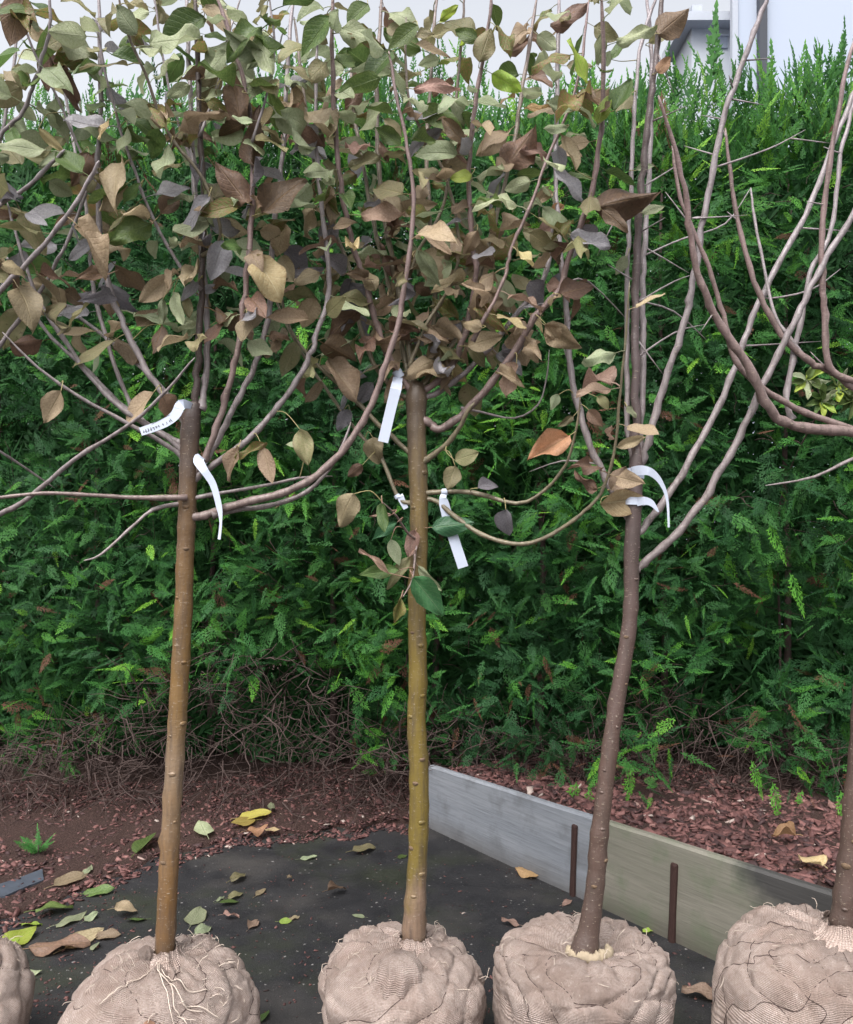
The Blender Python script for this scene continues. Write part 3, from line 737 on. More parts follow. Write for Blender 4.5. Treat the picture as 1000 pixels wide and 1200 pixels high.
    def _leaves(s, rec, step, y0=-60, y1=460, chooser=None, size=(0.064, 0.122), spur=0.5):
        tot = 0.0; g = R.uniform(0, 6)
        for i in range(2, len(rec)-1):
            tot += (rec[i][3]-rec[i-1][3]).length*1000/rec[i][2]
            if not (y0 <= rec[i][1] <= y1) or tot < step*0.68*R.uniform(0.6, 1.5): continue
            tot = 0; g += 2.4
            t = (rec[i+1][3]-rec[i-1][3]).normalized(); x = t.cross(Vector((0.2, -1, 0.1))).normalized(); y = t.cross(x)
            for rep in range(2 if R.random() < spur else 1):
                a = g+R.gauss(0, 0.4)+rep*R.uniform(1, 3); rd = x*math.cos(a)+y*math.sin(a)
                dv = (rd*0.75+t*R.uniform(0.0, 0.45)+Vector((0, -0.1, -R.uniform(0.0, 0.75)))).normalized()
                nv = Vector((R.gauss(0, 0.55), -0.65+R.gauss(0, 0.45), 0.6+R.gauss(0, 0.4)))
                L = R.uniform(*size); p = rec[i][3]+dv*L*0.28+rd*rec[i][4]*0.6
                s.todo.append((chooser(rec[i][0], rec[i][1]), leaf_matrix(p, dv, nv, L, R.uniform(0.85, 1.12))))

def pick(w):
    t = R.random()*sum(w.values())
    for k, v in w.items():
        t -= v
        if t <= 0: return k
    return k
def ch_left(px, py):
    if py < 190: return pick({'green': 2.6, 'pale': 5.0, 'olive': 1.6, 'brown': 0.7, 'mixed': 0.7, 'silver': 0.7, 'tan': 0.5})
    if py < 300: return pick({'green': 1.2, 'pale': 2.0, 'olive': 1.8, 'brown': 1.5, 'tan': 1.8, 'purple': 0.9, 'mixed': 0.8, 'silver': 1.2})
    return pick({'olive': 1.6, 'brown': 1.1, 'tan': 2.4, 'purple': 0.8, 'silver': 0.6, 'green': 0.4, 'pale': 1.0})
def ch_mid(px, py):
    if py < 120: return pick({'green': 2.2, 'pale': 4.2, 'olive': 2.2, 'mixed': 1.0, 'brown': 0.5, 'tan': 0.9, 'lime': 0.4})
    if py < 250: return pick({'olive': 2.2, 'brown': 0.9, 'tan': 2.4, 'mixed': 1.1, 'pale': 2.2, 'green': 1.0, 'silver': 0.6, 'pink': 0.6})
    return pick({'tan': 4.0, 'brown': 1.0, 'olive': 1.6, 'purple': 0.5, 'silver': 0.5, 'pale': 1.0, 'mixed': 0.5, 'pink': 0.5, 'cream': 0.3})

# ---- root balls
def root_ball(T, seed, ex=0.62, cells=9, depress=0.0, collar=True, rope=False, trunk_xy=(0, 0), fibres=90):
    R_, H_ = T.R, T.H; r = random.Random(seed)
    zc = 0.44*H_; NTH, NS = 150, 84
    def base(a, s):
        ph = -math.pi*0.30+(math.pi*0.80)*s
        c = max(0.0, math.cos(ph)); sn = math.sin(ph)
        rr = R_*c**(ex if sn > 0 else 0.35); z = zc+(H_-zc)*abs(sn)**(ex*1.05)*(1 if sn > 0 else -1)*(1 if sn > 0 else zc/(H_-zc)/0.81**(ex*1.05))
        if sn > 0 and depress: z -= depress*math.exp(-(rr/(R_*0.33))**2)
        # trunk stands a little off centre: shift the crown towards it
        k = max(0, sn)**2
        return Vector((rr*math.cos(a)+trunk_xy[0]*k*(1-rr/R_), rr*math.sin(a)+trunk_xy[1]*k*(1-rr/R_), z))
    K = 4.2
    def warp(a, s):
        c = Vector((math.cos(a)*1.9, math.sin(a)*1.9, s*3.4+seed*2.7)); c2 = c*2.3+Vector((5, 1, 3))
        return 0.36*noise.noise(c)+0.07*noise.noise(c2), 0.09*noise.noise(c+Vector((9, 4, 2)))+0.015*noise.noise(c2+Vector((9, 4, 2)))
    def surf(a, s, lift=0.0):
        p = base(a, s); nrm = Vector((p.x, p.y, (p.z-zc)*1.2)).normalized()
        ea, es = warp(a, s); ca = (a+ea)*cells/(2*math.pi); cb = (s+es)*K
        dp = abs((ca+cb)-round(ca+cb)); dq = abs((ca-cb)-round(ca-cb)); g = min(dp, dq)
        top = sstep(0.90, 1.0, s)
        bul = 0.011*(1-math.exp(-(g/0.13)**1.3))*(1-top)*(0.45+1.0*max(0, 0.5+noise.noise(Vector((ca*0.7, cb*0.7, seed*1.3)))))
        w = Vector((math.cos(a)*3, math.sin(a)*3, seed*3.1))
        fold = 0.012*math.sin(a*11+5*noise.noise(w)+s*6)*sstep(0.55, 0.85, s)*(1-sstep(0.97, 1.0, s))
        fine = 0.006*fbm((p.x*18, p.y*18, p.z*18+seed), 4)+0.007*noise.noise(Vector((p.x*7+seed, p.y*7, p.z*7)))
        ra = noise.noise(Vector((math.cos(a)*4.6, math.sin(a)*4.6, s*2.2+seed*1.9))); rb = noise.noise(Vector((math.cos(a+s*1.4)*9.0, math.sin(a+s*1.4)*9.0, s*3.0+seed*0.7)))
        fine += 0.011*(0.35-abs(ra))*sstep(0.15, 0.4, s)+0.006*(0.3-abs(rb))
        crease = -0.010*math.exp(-(noise.noise(Vector((p.x*9, p.y*9+seed*2, p.z*11)))/0.06)**2)
        p = p+nrm*(bul+fold*0.6+fine+crease*0.35+lift)
        v = Vector((noise.noise(Vector((p.x*5, p.y*5, seed+p.z*5))), noise.noise(Vector((p.x*5+9, p.y*5, seed+p.z*5))), 0.6*noise.noise(Vector((p.x*5, p.y*5+9, seed+p.z*5)))))
        p = p+v*0.024
        p.z = max(p.z, -0.004) if s < 0.2 else p.z
        return p
    V = []; F = []; UV = []
    for j in range(NS+1):
        for i in range(NTH):
            s = j/NS; V.append(surf(2*math.pi*i/NTH, s)); q = i/NTH; UV.append((abs(q*2-1)*1.5, s*0.9))
    for j in range(NS):
        for i in range(NTH):
            a = j*NTH+i; b = j*NTH+(i+1) % NTH; F.append((a, b, b+NTH, a+NTH))
    F.append(tuple(range(NTH-1, -1, -1)))
    ball = mesh_obj('root_ball', V, F, BURLAP, T.root, uvs=UV)
    # net wire lying in the creases
    V = []; F = []
    for sg in (-1, 1):
        for m in range(-6, cells+8):
            pts = []
            def flush():
                if len(pts) > 4:
                    tv, tf = tube(pts, [0.0010*r.uniform(0.75, 1.3) for _ in pts], 4); b = len(V)
                    V.extend(tv); F.extend([tuple(q+b for q in f) for f in tf])
            for k in range(0, 121):
                s = 0.12+0.80*k/120; ca = (m-s*K) if sg > 0 else (m+s*K)
                if not (0 <= ca < cells): flush(); pts = []; continue
                if noise.noise(Vector((ca*0.35, s*1.6, sg*4+seed*1.7+m*0.4))) > (0.22 if seed == 4 else 0.0): flush(); pts = []; continue
                a0 = ca*2*math.pi/cells; aa, ss = a0, s
                for _ in range(5): ea, es = warp(aa, ss); aa, ss = a0-ea, s-es
                pts.append(surf(aa, ss, 0.0010))
            flush()
    if V: mesh_obj('net_wire', V, F, M_NET, ball)
    # loose jute fibres and frayed threads
    V = []; F = []
    for k in range(fibres*5):
        a = r.uniform(0, 6.28); s = min(0.97, max(0.2, r.gauss(0.78, 0.16))); p = surf(a, s, 0.0)
        nrm = Vector((p.x, p.y, (p.z-zc)*1.4)).normalized(); d = (nrm*0.55+Vector((r.gauss(0, 0.8), r.gauss(0, 0.8), r.gauss(0.0, 0.5)))).normalized()
        L = r.uniform(0.015, 0.06) if k < fibres else r.uniform(0.005, 0.018); fr = 0.0009 if k < fibres else 0.0005; pts = [p-nrm*0.003]
        for q in range(5):
            d = (d+Vector((r.gauss(0, 0.35), r.gauss(0, 0.35), r.gauss(-0.12, 0.3)))-nrm*0.12).normalized(); pts.append(pts[-1]+d*L/5)
        tv, tf = tube(pts, [fr]*6, 3); b = len(V); V.extend(tv); F.extend([tuple(q+b for q in f) for f in tf])
    fb = mesh_obj('jute_fibres', V, F, M_FIBRE, ball); fb['kind'] = 'stuff'
    if collar:
        # sacking gathered round the stem
        V = []; F = []; UV = []; n = 72; m = 12; rt = collar; ct = surf(0, 1.0)
        for j in range(m+1):
            t = j/m
            for i in range(n):
                a = 2*math.pi*i/n; pl = math.sin(a*9+3*noise.noise(Vector((math.cos(a), math.sin(a), seed))))*0.5+0.5*math.sin(a*17+seed)
                rr = rt*(1.12+1.5*(1-t)**1.8)+0.004*pl*(0.4+t)*1.2+0.006*noise.noise(Vector((math.cos(a)*2, math.sin(a)*2, t*3+seed)))
                z = ct.z-0.020+t*0.052+0.014*noise.noise(Vector((math.cos(a)*1.4, math.sin(a)*1.4, seed+4)))*t
                V.append((trunk_xy[0]+rr*math.cos(a), trunk_xy[1]+rr*math.sin(a), z)); UV.append((i/n*0.4, t*0.1))
        for j in range(m):
            for i in range(n): a = j*n+i; b = j*n+(i+1) % n; F.append((a, b, b+n, a+n))
        mesh_obj('sacking_collar', V, F, BURLAP, T.root, uvs=UV)
    if rope:
        V = []; F = []; n = 96; m = 8; ct = surf(0, 1.0); rr0 = rope
        for i in range(n):
            a = math.radians(165+215*i/(n-1)); q_ = min((surf(a, 0.78+0.011*kk) for kk in range(20)), key=lambda v: abs(math.hypot(v.x-trunk_xy[0], v.y-trunk_xy[1])-rr0)); c = Vector((trunk_xy[0]+rr0*math.cos(a), trunk_xy[1]+rr0*math.sin(a), q_.z+0.006))
            rad = 0.0125*(1+0.10*math.cos(i*math.pi))*min(1, 0.35+6*min(i, n-1-i)/n)
            for k in range(m):
                b = 2*math.pi*k/m; V.append((c.x+rad*math.cos(b)*math.cos(a), c.y+rad*math.cos(b)*math.sin(a), c.z+rad*1.25*math.sin(b)))
        for i in range(n-1):
            for k in range(m): a = i*m+k; b = i*m+(k+1) % m; c = (i+1)*m+k; d = (i+1)*m+(k+1) % m; F.append((a, b, d, c))
        F += [tuple(range(m)), tuple(range(n*m-1, n*m-m-1, -1))]
        mesh_obj('cord_collar', V, F, M_ROPE, T.root)
    return ball, surf

T1 = Tree('fruit_tree', 'tree with straight orange-brown stem and mottled green and brown leaves, frayed burlap ball', 193, 2.15, 188, 0.232, 0.335)
T2 = Tree('fruit_tree', 'leafiest tree, with knobbly olive-yellow stem and many tan leaves, knotted burlap ball', 485, 2.30, 471, 0.219, 0.285)
T3 = Tree('fruit_tree', 'nearly bare tree with bent purplish-brown stem and a cord round its foot', 688, 2.25, 682, 0.222, 0.315)
T4 = Tree('fruit_tree', 'leafless tree with thick reddish-brown stem and long arching bough, ball netted with dark wire', 988, 2.20, 955, 0.238, 0.37)
T0 = Tree('fruit_tree', 'tree of which only a rounded burlap ball edge and thin purplish boughs show', -60, 2.15, -75, 0.222, 0.33)
for T, tm in ((T0, TWIGP), (T1, TWIGP), (T2, TWIGO), (T3, TWIGP), (T4, TWIGR)): T.twm = tm
M_STALK = m_plain('leaf_stalk', (0.30, 0.26, 0.12), 0.5)
M_STALKR = m_plain('leaf_stalk_red', (0.28, 0.17, 0.12), 0.5)
for T in (T0, T1, T2, T3, T4): T.stalkm = M_STALK

root_ball(T0, 5, 0.7, 9, 0.0, 0.03)
b1, s1 = root_ball(T1, 1, 0.86, 8, 0.0, 0.031, trunk_xy=(0.012, 0.0), fibres=170)
root_ball(T2, 2, 0.80, 9, 0.0, 0.036, trunk_xy=(0.034, 0.0), fibres=120)
root_ball(T3, 3, 0.42, 10, 0.028, 0.0, 0.052, trunk_xy=(0.012, -0.03), fibres=70)
root_ball(T4, 4, 0.62, 10, 0.0, 0.045, trunk_xy=(0.075, 0.0), fibres=80)

def knot(T, px, py, d, rx, rz, seed):
    c = P(px, py, d)-T.loc; V = []; F = []; UV = []; n, m = 40, 22
    for j in range(m+1):
        v = j/m*math.pi
        for i in range(n):
            a = 2*math.pi*i/n; pl = 1+0.13*math.sin(a*8+2.5*noise.noise(Vector((math.cos(a), v, seed))))*math.sin(v)+0.16*noise.noise(Vector((math.cos(a)*1.5, math.sin(a)*1.5, v*1.4+seed)))
            V.append((c.x+rx*pl*math.sin(v)**0.8*math.cos(a), c.y+rx*0.8*pl*math.sin(v)**0.8*math.sin(a), c.z+rz*math.cos(v))); UV.append((abs(i/n*2-1)*0.4, j/m*0.3))
    for j in range(m):
        for i in range(n): a = j*n+i; b = j*n+(i+1) % n; F.append((a, a+n, b+n, b))
    mesh_obj('sacking_knot', V, F, BURLAP, T.root, uvs=UV)
knot(T2, 468, 1150, 2.17, 0.058, 0.075, 3.0)
knot(T2, 514, 1126, 2.26, 0.040, 0.032, 8.0)
knot(T1, 171, 1118, 2.12, 0.017, 0.02, 5.0)
# ---- tree 1
t, r_ = T1.stem('trunk', [(192, 1165), (193, 1120), (197, 1040), (201, 960), (207, 860), (213, 760), (217, 660), (219, 610), (221, 550), (224, 495), (230, 472)], 0, 0, 2.15, 2.15, BARK1, 0.07, 14,
           radii=[14, 13.2, 12.6, 12.2, 12, 11.8, 11.4, 11.8, 12, 12.5, 8])
br1 = {}
def B1(key, pts, r0, r1, d1, mat=TWIGP, step=30, d0=2.15, y1=400, y0=-60, **k):
    o, rec = T1.stem('branch', pts, r0, r1, d0, d1, mat, 0.055, 8, **k); br1[key] = rec
    if step: T1.leaves_along(rec, step, y0, y1, ch_left)
B1('lead', [(228, 485), (232, 430), (236, 340), (239, 250), (234, 130), (228, -20)], 6, 3.5, 2.12, BARK1, 34)
B1('lead2', [(236, 480), (243, 420), (240, 330), (228, 210), (222, 80), (218, -20)], 5.5, 3.2, 2.28, TWIGP, 34)
B1('b1', [(217, 545), (205, 528), (150, 496), (98, 468), (45, 431), (3, 389)], 4, 1.6, 1.98, TWIGP, 0)
B1('b2', [(217, 535), (200, 515), (147, 482), (105, 440), (52, 363), (27, 300), (8, 235)], 4.5, 2.2, 2.05, TWIGP, 42)
B1('b3', [(216, 525), (147, 478), (101, 432), (56, 390), (21, 338), (-10, 290)], 4, 2, 2.3, TWIGP, 42)
B1('b4', [(220, 500), (207, 477), (182, 450), (150, 391), (130, 342), (119, 290), (115, 200), (118, 100), (116, -10)], 5.5, 3, 2.1, TWIGP, 26)
B1('b5', [(218, 490), (182, 446), (115, 388), (45, 338), (14, 307), (-20, 285)], 3.5, 2, 2.4, TWIGP, 45)
B1('b6', [(214, 520), (175, 500), (150, 468), (122, 387), (108, 325), (103, 260), (85, 160), (70, 60)], 4, 2, 2.35, TWIGP, 26)
B1('b10', [(228, 555), (243, 532), (262, 475), (280, 405), (289, 320), (296, 228), (294, 140), (276, 60), (252, -10)], 5.5, 3, 2.0, TWIGR, 27)
B1('b11', [(226, 560), (250, 525), (276, 475), (301, 422), (315, 370), (320, 280), (332, 180), (338, 60), (345, -10)], 5.5, 2.6, 2.3, TWIGP, 27)
B1('b12', [(226, 562), (250, 545), (297, 510), (332, 468), (358, 428), (372, 390), (386, 337), (380, 270), (370, 160), (372, 40)], 5.5, 2.4, 2.2, TWIGP, 27)
B1('b8', [(219, 583), (157, 583), (105, 580), (52, 578), (0, 583), (-40, 588)], 3.6, 2.6, 2.0, TWIGR, 0, d0=2.12)
B1('arc', [(220, 606), (240, 604), (275, 592), (330, 578), (365, 561), (400, 530), (431, 484), (449, 435), (466, 383), (474, 335), (485, 245), (478, 175), (464, 110), (456, 60)], 7, 2.2, 2.05, TWIGR, 30, y1=330)
B1('arc2', [(250, 603), (275, 597), (308, 594), (350, 582), (378, 560), (398, 530), (412, 495)], 5, 2.2, 2.2, TWIGP, 0)
B1('arc3', [(222, 585), (245, 580), (315, 568), (352, 560), (390, 558)], 3, 2, 2.2, TWIGP, 0)
B1('b13', [(216, 590), (180, 597), (150, 622), (118, 650), (99, 657)], 3, 1.8, 2.0, TWIGP, 0)
B1('u1', [(236, 340), (213, 315), (175, 245), (154, 189), (141, 150), (125, 90), (112, 20)], 2.8, 2, 1.95, TWIGP, 24, d0=2.13)
B1('u2', [(237, 300), (259, 275), (238, 210), (196, 154), (171, 87), (150, 40), (138, -10)], 2.8, 2.2, 1.9, TWIGO, 24, d0=2.13)
B1('u3', [(118, 230), (95, 180), (70, 120), (40, 60), (15, -10)], 2.2, 1.8, 2.0, TWIGP, 22, d0=2.1)
B1('u4', [(294, 170), (310, 120), (322, 60), (315, -10)], 2.2, 1.8, 2.0, TWIGP, 22, d0=2.02)
B1('u5', [(228, 200), (205, 130), (190, 60), (180, -10)], 2.2, 1.6, 2.2, TWIGP, 24, d0=2.25)
B1('u6', [(234, 160), (255, 100), (268, 40), (285, -10)], 2.2, 1.6, 2.2, TWIGP, 24, d0=2.12)
for h in ((180, 460, 150, 498, 'tan', 1.25), (190, 462, 204, 494, 'brown', 1.1), (72, 458, 51, 495, 'tan', 1.2), (191, 350, 191, 380, 'pale', 0.9), (203, 342, 212, 380, 'pale', 0.8), (218, 348, 222, 372, 'olive', 1), (290, 238, 254, 192, 'brown', 1.2),
          (307, 250, 356, 208, 'brown', 1.0), (298, 196, 302, 126, 'brown', 0.85), (282, 142, 270, 80, 'brown', 0.8), (200, 143, 149, 132, 'lime', 1.2), (262, 282, 248, 328, 'silver', 1.1), (300, 302, 331, 344, 'cream', 1.1), (178, 262, 128, 284, 'green', 1.0),
          (245, 230, 206, 272, 'silver', 0.9), (268, 92, 208, 76, 'brown', 0.7), (25, -5, 12, 52, 'brown', 1.0), (240, 20, 194, 56, 'green', 1.1), (160, 40, 134, 5, 'pale', 1.0), (280, 524, 266, 562, 'tan', 0.9), (308, 524, 320, 566, 'tan', 1.1), (276, 538, 313, 520, 'mixed', 0.7),
          (280, 530, 272, 545, 'olive', 1), (352, 503, 361, 544, 'olive', 1.1), (190, 380, 180, 415, 'brown', 1.1), (290, 372, 284, 400, 'tan', 1.3), (262, 380, 240, 402, 'brown', 1.2), (330, 400, 300, 412, 'tan', 0.8), (232, 330, 212, 352, 'silver', 0.9), (258, 335, 228, 345, 'silver', 0.7),
          (75, 340, 100, 362, 'brown', 0.8), (150, 150, 135, 178, 'pale', 1.0), (128, 140, 118, 165, 'cream', 0.8), (105, 180, 85, 218, 'brown', 1.3), (65, 65, 55, 105, 'brown', 1.2), (20, 75, 30, 105, 'olive', 1.2), (115, 95, 95, 62, 'pale', 0.8), (165, 215, 145, 240, 'green', 0.9),
          (45, 150, 75, 178, 'cream', 0.6), (30, 250, 55, 262, 'silver', 0.9), (200, 170, 190, 210, 'pale', 1), (330, 300, 345, 330, 'tan', 1.2), (335, 262, 320, 300, 'tan', 1.2), (240, 118, 262, 100, 'pale', 0.8), (290, 110, 320, 90, 'pale', 1.0), (300, 40, 318, 85, 'pale', 1.0), (350, 520, 335, 520, 'pale', 1)):
    T1.hero(*h[:6])

# ---- tree 0 (stands beyond the picture's edge, its boughs reach in)
T0.stem('trunk', [(-62, 1150), (-64, 1100), (-60, 900), (-56, 700), (-52, 560), (-50, 480)], 0, 0, 2.15, 2.15, BARK3, 0.07, 12, radii=[15, 13, 12, 11.5, 11, 10])
for (pts, r0, r1, d1, st) in (([(-52, 640), (-20, 612), (0, 603), (35, 583), (88, 538), (154, 496), (196, 457), (228, 419)], 5, 2, 1.9, 0), ([(-50, 500), (-25, 380), (0, 343), (52, 287), (98, 224), (116, 188)], 6, 3.2, 1.95, 48),
                              ([(-50, 490), (-30, 300), (0, 241), (35, 217), (76, 175)], 5, 3, 2.0, 40), ([(-50, 480), (-35, 250), (0, 161), (25, 133), (45, 84), (58, 35), (58, -10)], 5, 2.6, 2.0, 20), ([(-52, 520), (-10, 420), (42, 350), (77, 287), (107, 212)], 4, 2.5, 2.2, 48),
                              ([(-52, 570), (-20, 520), (0, 529), (40, 555), (64, 572)], 2.5, 1.4, 2.35, 0), ([(-50, 470), (-52, 300), (-45, 100), (-40, -10)], 7, 4, 2.2, 40), ([(-50, 470), (-20, 250), (10, 120), (25, -10)], 4, 2.2, 2.25, 22)):
    o, rec = T0.stem('branch', pts, r0, r1, 2.15, d1, TWIGP, 0.055, 8)
    if st: T0.leaves_along(rec, st, -60, 330, ch_left)

# ---- tree 2
T2.stem('trunk', [(484, 1160), (485, 1108), (486, 1068), (489, 1020), (491, 960), (491, 900), (488, 850), (490, 800), (489, 740), (489, 690), (491, 640), (491, 580), (489, 530), (488, 490), (488, 462), (489, 448)], 0, 0, 2.30, 2.30, BARK2, 0.055, 16,
        radii=[17, 16, 14.5, 12.8, 12.6, 12.5, 12.2, 12, 11.6, 11.4, 11.6, 12, 12.2, 12.8, 14, 9])
def B2(pts, r0, r1, d1, mat=TWIGO, step=27, d0=2.30, y1=440, y0=-60):
    o, rec = T2.stem('branch', pts, r0, r1, d0, d1, mat, 0.055, 8)
    if step: T2.leaves_along(rec, step, y0, y1, ch_mid)
    return rec
B2([(490, 490), (505, 497), (519, 502), (554, 474), (592, 428), (627, 372), (655, 338), (672, 285), (690, 238), (703, 165), (708, 105), (705, -15)], 6.5, 3, 2.02, TWIGR, 27)
B2([(490, 462), (519, 442), (540, 407), (554, 355), (557, 310), (549, 227), (555, 140), (569, 52), (577, -10)], 5.5, 2.6, 2.08, TWIGR, 25)
B2([(486, 462), (466, 438), (442, 383), (429, 330), (416, 295), (401, 227), (393, 140), (389, 40), (391, -10)], 5.5, 3, 2.08, TWIGR, 25)
B2([(487, 455), (477, 390), (465, 330), (450, 250), (443, 175), (442, 100), (448, -10)], 4.8, 2.8, 2.35, TWIGO, 25)
B2([(484, 460), (463, 372), (454, 325), (440, 270), (425, 190), (412, 100), (420, -10)], 4, 2.2, 2.45, TWIGO, 26)
B2([(490, 455), (507, 430), (508, 383), (510, 330), (504, 260), (500, 170), (506, 80), (512, -10)], 4, 2.4, 2.45, TWIGO, 25)
B2([(490, 458), (512, 432), (530, 404), (547, 375), (562, 325), (580, 262), (601, 175), (615, 87), (630, -5)], 4.2, 2.6, 2.4, TWIGO, 25)
B2([(489, 470), (526, 452), (568, 414), (602, 372), (638, 325), (650, 250), (652, 150), (656, -10)], 4.5, 3, 2.5, TWIGP, 25)
B2([(485, 470), (460, 455), (435, 420), (420, 375), (412, 320), (380, 240), (360, 140), (345, 20)], 4, 2.2, 2.3, TWIGO, 25)
B2([(484, 535), (475, 526), (445, 498), (410, 462), (375, 430), (345, 395), (330, 350), (318, 290)], 4, 1.8, 2.3, TWIGO, 30)
B2([(485, 590), (466, 582), (447, 537), (414, 500), (380, 453), (338, 385), (312, 320)], 3.5, 1.6, 2.45, TWIGO, 34)
B2([(489, 545), (508, 533), (530, 514), (545, 488), (556, 472)], 4.5, 3.5, 2.2, TWIGO, 0)
rc10 = B2([(492, 580), (508, 577), (554, 577), (606, 590), (638, 575), (664, 543), (677, 495), (680, 455)], 4, 1.5, 2.12, TWIGO, 0)
rc11 = B2([(492, 585), (512, 588), (554, 621), (600, 637), (638, 631), (680, 603), (704, 578), (719, 533), (730, 434), (738, 330)], 4.2, 1.4, 1.98, TWIGO, 55, y1=560)
B2([(540, 478), (565, 483), (603, 490), (631, 474), (641, 440), (644, 410)], 2, 1.0, 2.3, TWIGP, 0)
B2([(554, 400), (590, 330), (600, 290), (622, 240), (640, 190), (676, 100), (690, 0)], 3, 2, 2.1, TWIGR, 26, d0=2.15)
B2([(470, 360), (488, 300), (520, 240), (530, 160), (540, 60), (545, -10)], 3, 2, 2.2, TWIGO, 26, d0=2.32)
B2([(480, 430), (500, 380), (530, 330), (538, 280), (520, 200), (480, 120), (476, 20)], 3, 1.8, 2.15, TWIGO, 26, d0=2.28)
sh = T2.stem('shoot', [(489, 632), (478, 625), (465, 605), (448, 588)], 2.2, 1.2, 2.27, 2.15, TWIGR, 0.02, 6)
sh2 = T2.stem('shoot', [(488, 640), (487, 650), (485, 668), (482, 684), (472, 700)], 2.2, 1.2, 2.26, 2.14, TWIGR, 0.02, 6)
T2.stalkm = M_STALKR
for h in ((506, 618, 557, 612, 'glossy', 0.9), (484, 676, 523, 723, 'glossy', 0.95), (458, 632, 468, 662, 'pale', 1.1), (466, 612, 436, 632, 'glossy', 0.7), (487, 622, 478, 654, 'pink', 0.8), (456, 672, 422, 645, 'pink', 0.4), (468, 668, 419, 672, 'green', 0.7), (470, 700, 461, 728, 'mixed', 0.7),
          (490, 664, 517, 692, 'pale', 0.6), (480, 652, 455, 690, 'olive', 0.6), (460, 603, 430, 602, 'pink', 0.4), (448, 590, 452, 625, 'green', 0.6)):
    T2.hero(*h[:6])
T2.stalkm = M_STALK
for h in ((415, 578, 391, 619, 'tan', 1.2), (437, 512, 441, 546, 'tan', 1.3), (385, 420, 418, 466, 'tan', 1.1), (380, 396, 409, 389, 'pale', 1), (412, 330, 408, 370, 'purple', 1.2), (560, 364, 592, 342, 'tan', 1.3), (548, 406, 592, 390, 'tan', 1.0), (600, 390, 617, 428, 'tan', 1.3),
          (606, 426, 588, 464, 'pink', 1.2), (666, 512, 621, 536, 'orange', 0.9), (533, 540, 561, 530, 'olive', 1.2), (534, 546, 524, 573, 'olive', 1.1), (593, 597, 592, 632, 'purple', 1.2), (560, 572, 586, 565, 'purple', 1.1), (596, 193, 626, 152, 'brown', 1.3), (578, 302, 600, 266, 'mixed', 1.3),
          (553, 205, 528, 209, 'lime', 1.2), (385, 162, 356, 104, 'tan', 1.0), (470, 254, 436, 218, 'tan', 1.1), (392, 262, 376, 294, 'purple', 1.2), (485, 105, 540, 90, 'pink', 0.7), (388, 20, 350, 62, 'green', 1.2), (490, 30, 454, 56, 'green', 1.1), (432, 5, 408, 28, 'green', 1.2),
          (555, 42, 522, 18, 'olive', 1.2), (562, 72, 577, 28, 'olive', 1.1), (688, 98, 664, 48, 'lime', 0.9), (645, 30, 690, 5, 'brown', 1.0), (700, 242, 769, 228, 'brown', 0.95), (706, 246, 738, 270, 'brown', 1.0), (668, 276, 714, 292, 'silver', 1.0), (655, 345, 696, 334, 'brown', 1.1), (675, 200, 655, 160, 'tan', 0.9),
          (648, 226, 618, 240, 'tan', 0.9), (640, 262, 660, 240, 'orange', 0.7), (672, 130, 640, 122, 'pale', 0.9), (720, 130, 740, 95, 'green', 0.9), (700, 145, 715, 110, 'lime', 1), (665, 150, 638, 150, 'pale', 0.9), (652, 128, 615, 130, 'orange', 0.7),
          (430, 100, 400, 125, 'brown', 0.9), (460, 60, 430, 95, 'green', 1.1), (515, 70, 490, 75, 'pale', 0.9), (520, 110, 550, 135, 'pale', 0.9), (520, 150, 490, 175, 'silver', 0.7), (545, 170, 520, 140, 'brown', 1.0), (470, 170, 440, 150, 'green', 1.3), (455, 190, 445, 165, 'pink', 0.8),
          (440, 340, 425, 310, 'tan', 1.1), (500, 250, 480, 220, 'brown', 1.1), (530, 250, 556, 232, 'tan', 0.9), (560, 270, 540, 300, 'tan', 1.0), (520, 290, 508, 325, 'tan', 1.2), (450, 300, 470, 330, 'brown', 1.1), (620, 330, 640, 365, 'purple', 1.2), (640, 380, 660, 400, 'tan', 1.3), (565, 385, 540, 372, 'tan', 1.1),
          (500, 420, 512, 395, 'tan', 1.2), (530, 440, 515, 458, 'brown', 1.0), (440, 405, 418, 392, 'brown', 1), (460, 350, 438, 370, 'tan', 1.2), (350, 400, 330, 440, 'olive', 1), (370, 350, 352, 385, 'tan', 1.2), (395, 310, 370, 335, 'tan', 1.1), (410, 480, 395, 505, 'purple', 1.1), (425, 545, 405, 560, 'brown', 1)):
    T2.hero(*h[:6])

# ---- tree 3
T3.stem('trunk', [(682, 1165), (684, 1122), (689, 1095), (695, 1060), (699, 1025), (702, 985), (706, 950), (712, 900), (719, 850), (727, 800), (736, 745), (740, 700), (740, 655), (743, 600), (745, 555), (746, 525)], 0, 0, 2.20, 2.25, BARK3, 0.06, 14,
        radii=[21, 20, 15, 13, 12.2, 12.4, 11.4, 11, 10.6, 10.4, 10.2, 9.8, 10, 10, 9.6, 7])
def B3(pts, r0, r1, d1, mat=TWIGP, d0=2.25):
    return T3.stem('branch', pts, r0, r1, d0, d1, mat, 0.05, 8)[1]
B3([(746, 545), (745, 434), (745, 330), (752, 220), (760, 140), (769, 70), (777, -12)], 7.5, 4.2, 2.2, BARK3)
B3([(748, 540), (754, 415), (753, 345), (757, 270), (762, 180), (764, 80), (758, -10)], 5.5, 3, 2.36)
B3([(743, 550), (735, 480), (735, 330), (738, 250), (743, 150), (750, 60), (772, -10)], 4.5, 2.6, 2.34)
B3([(742, 615), (732, 600), (711, 563), (688, 510), (669, 434), (664, 360), (656, 290), (652, 220)], 6, 3.8, 2.35)
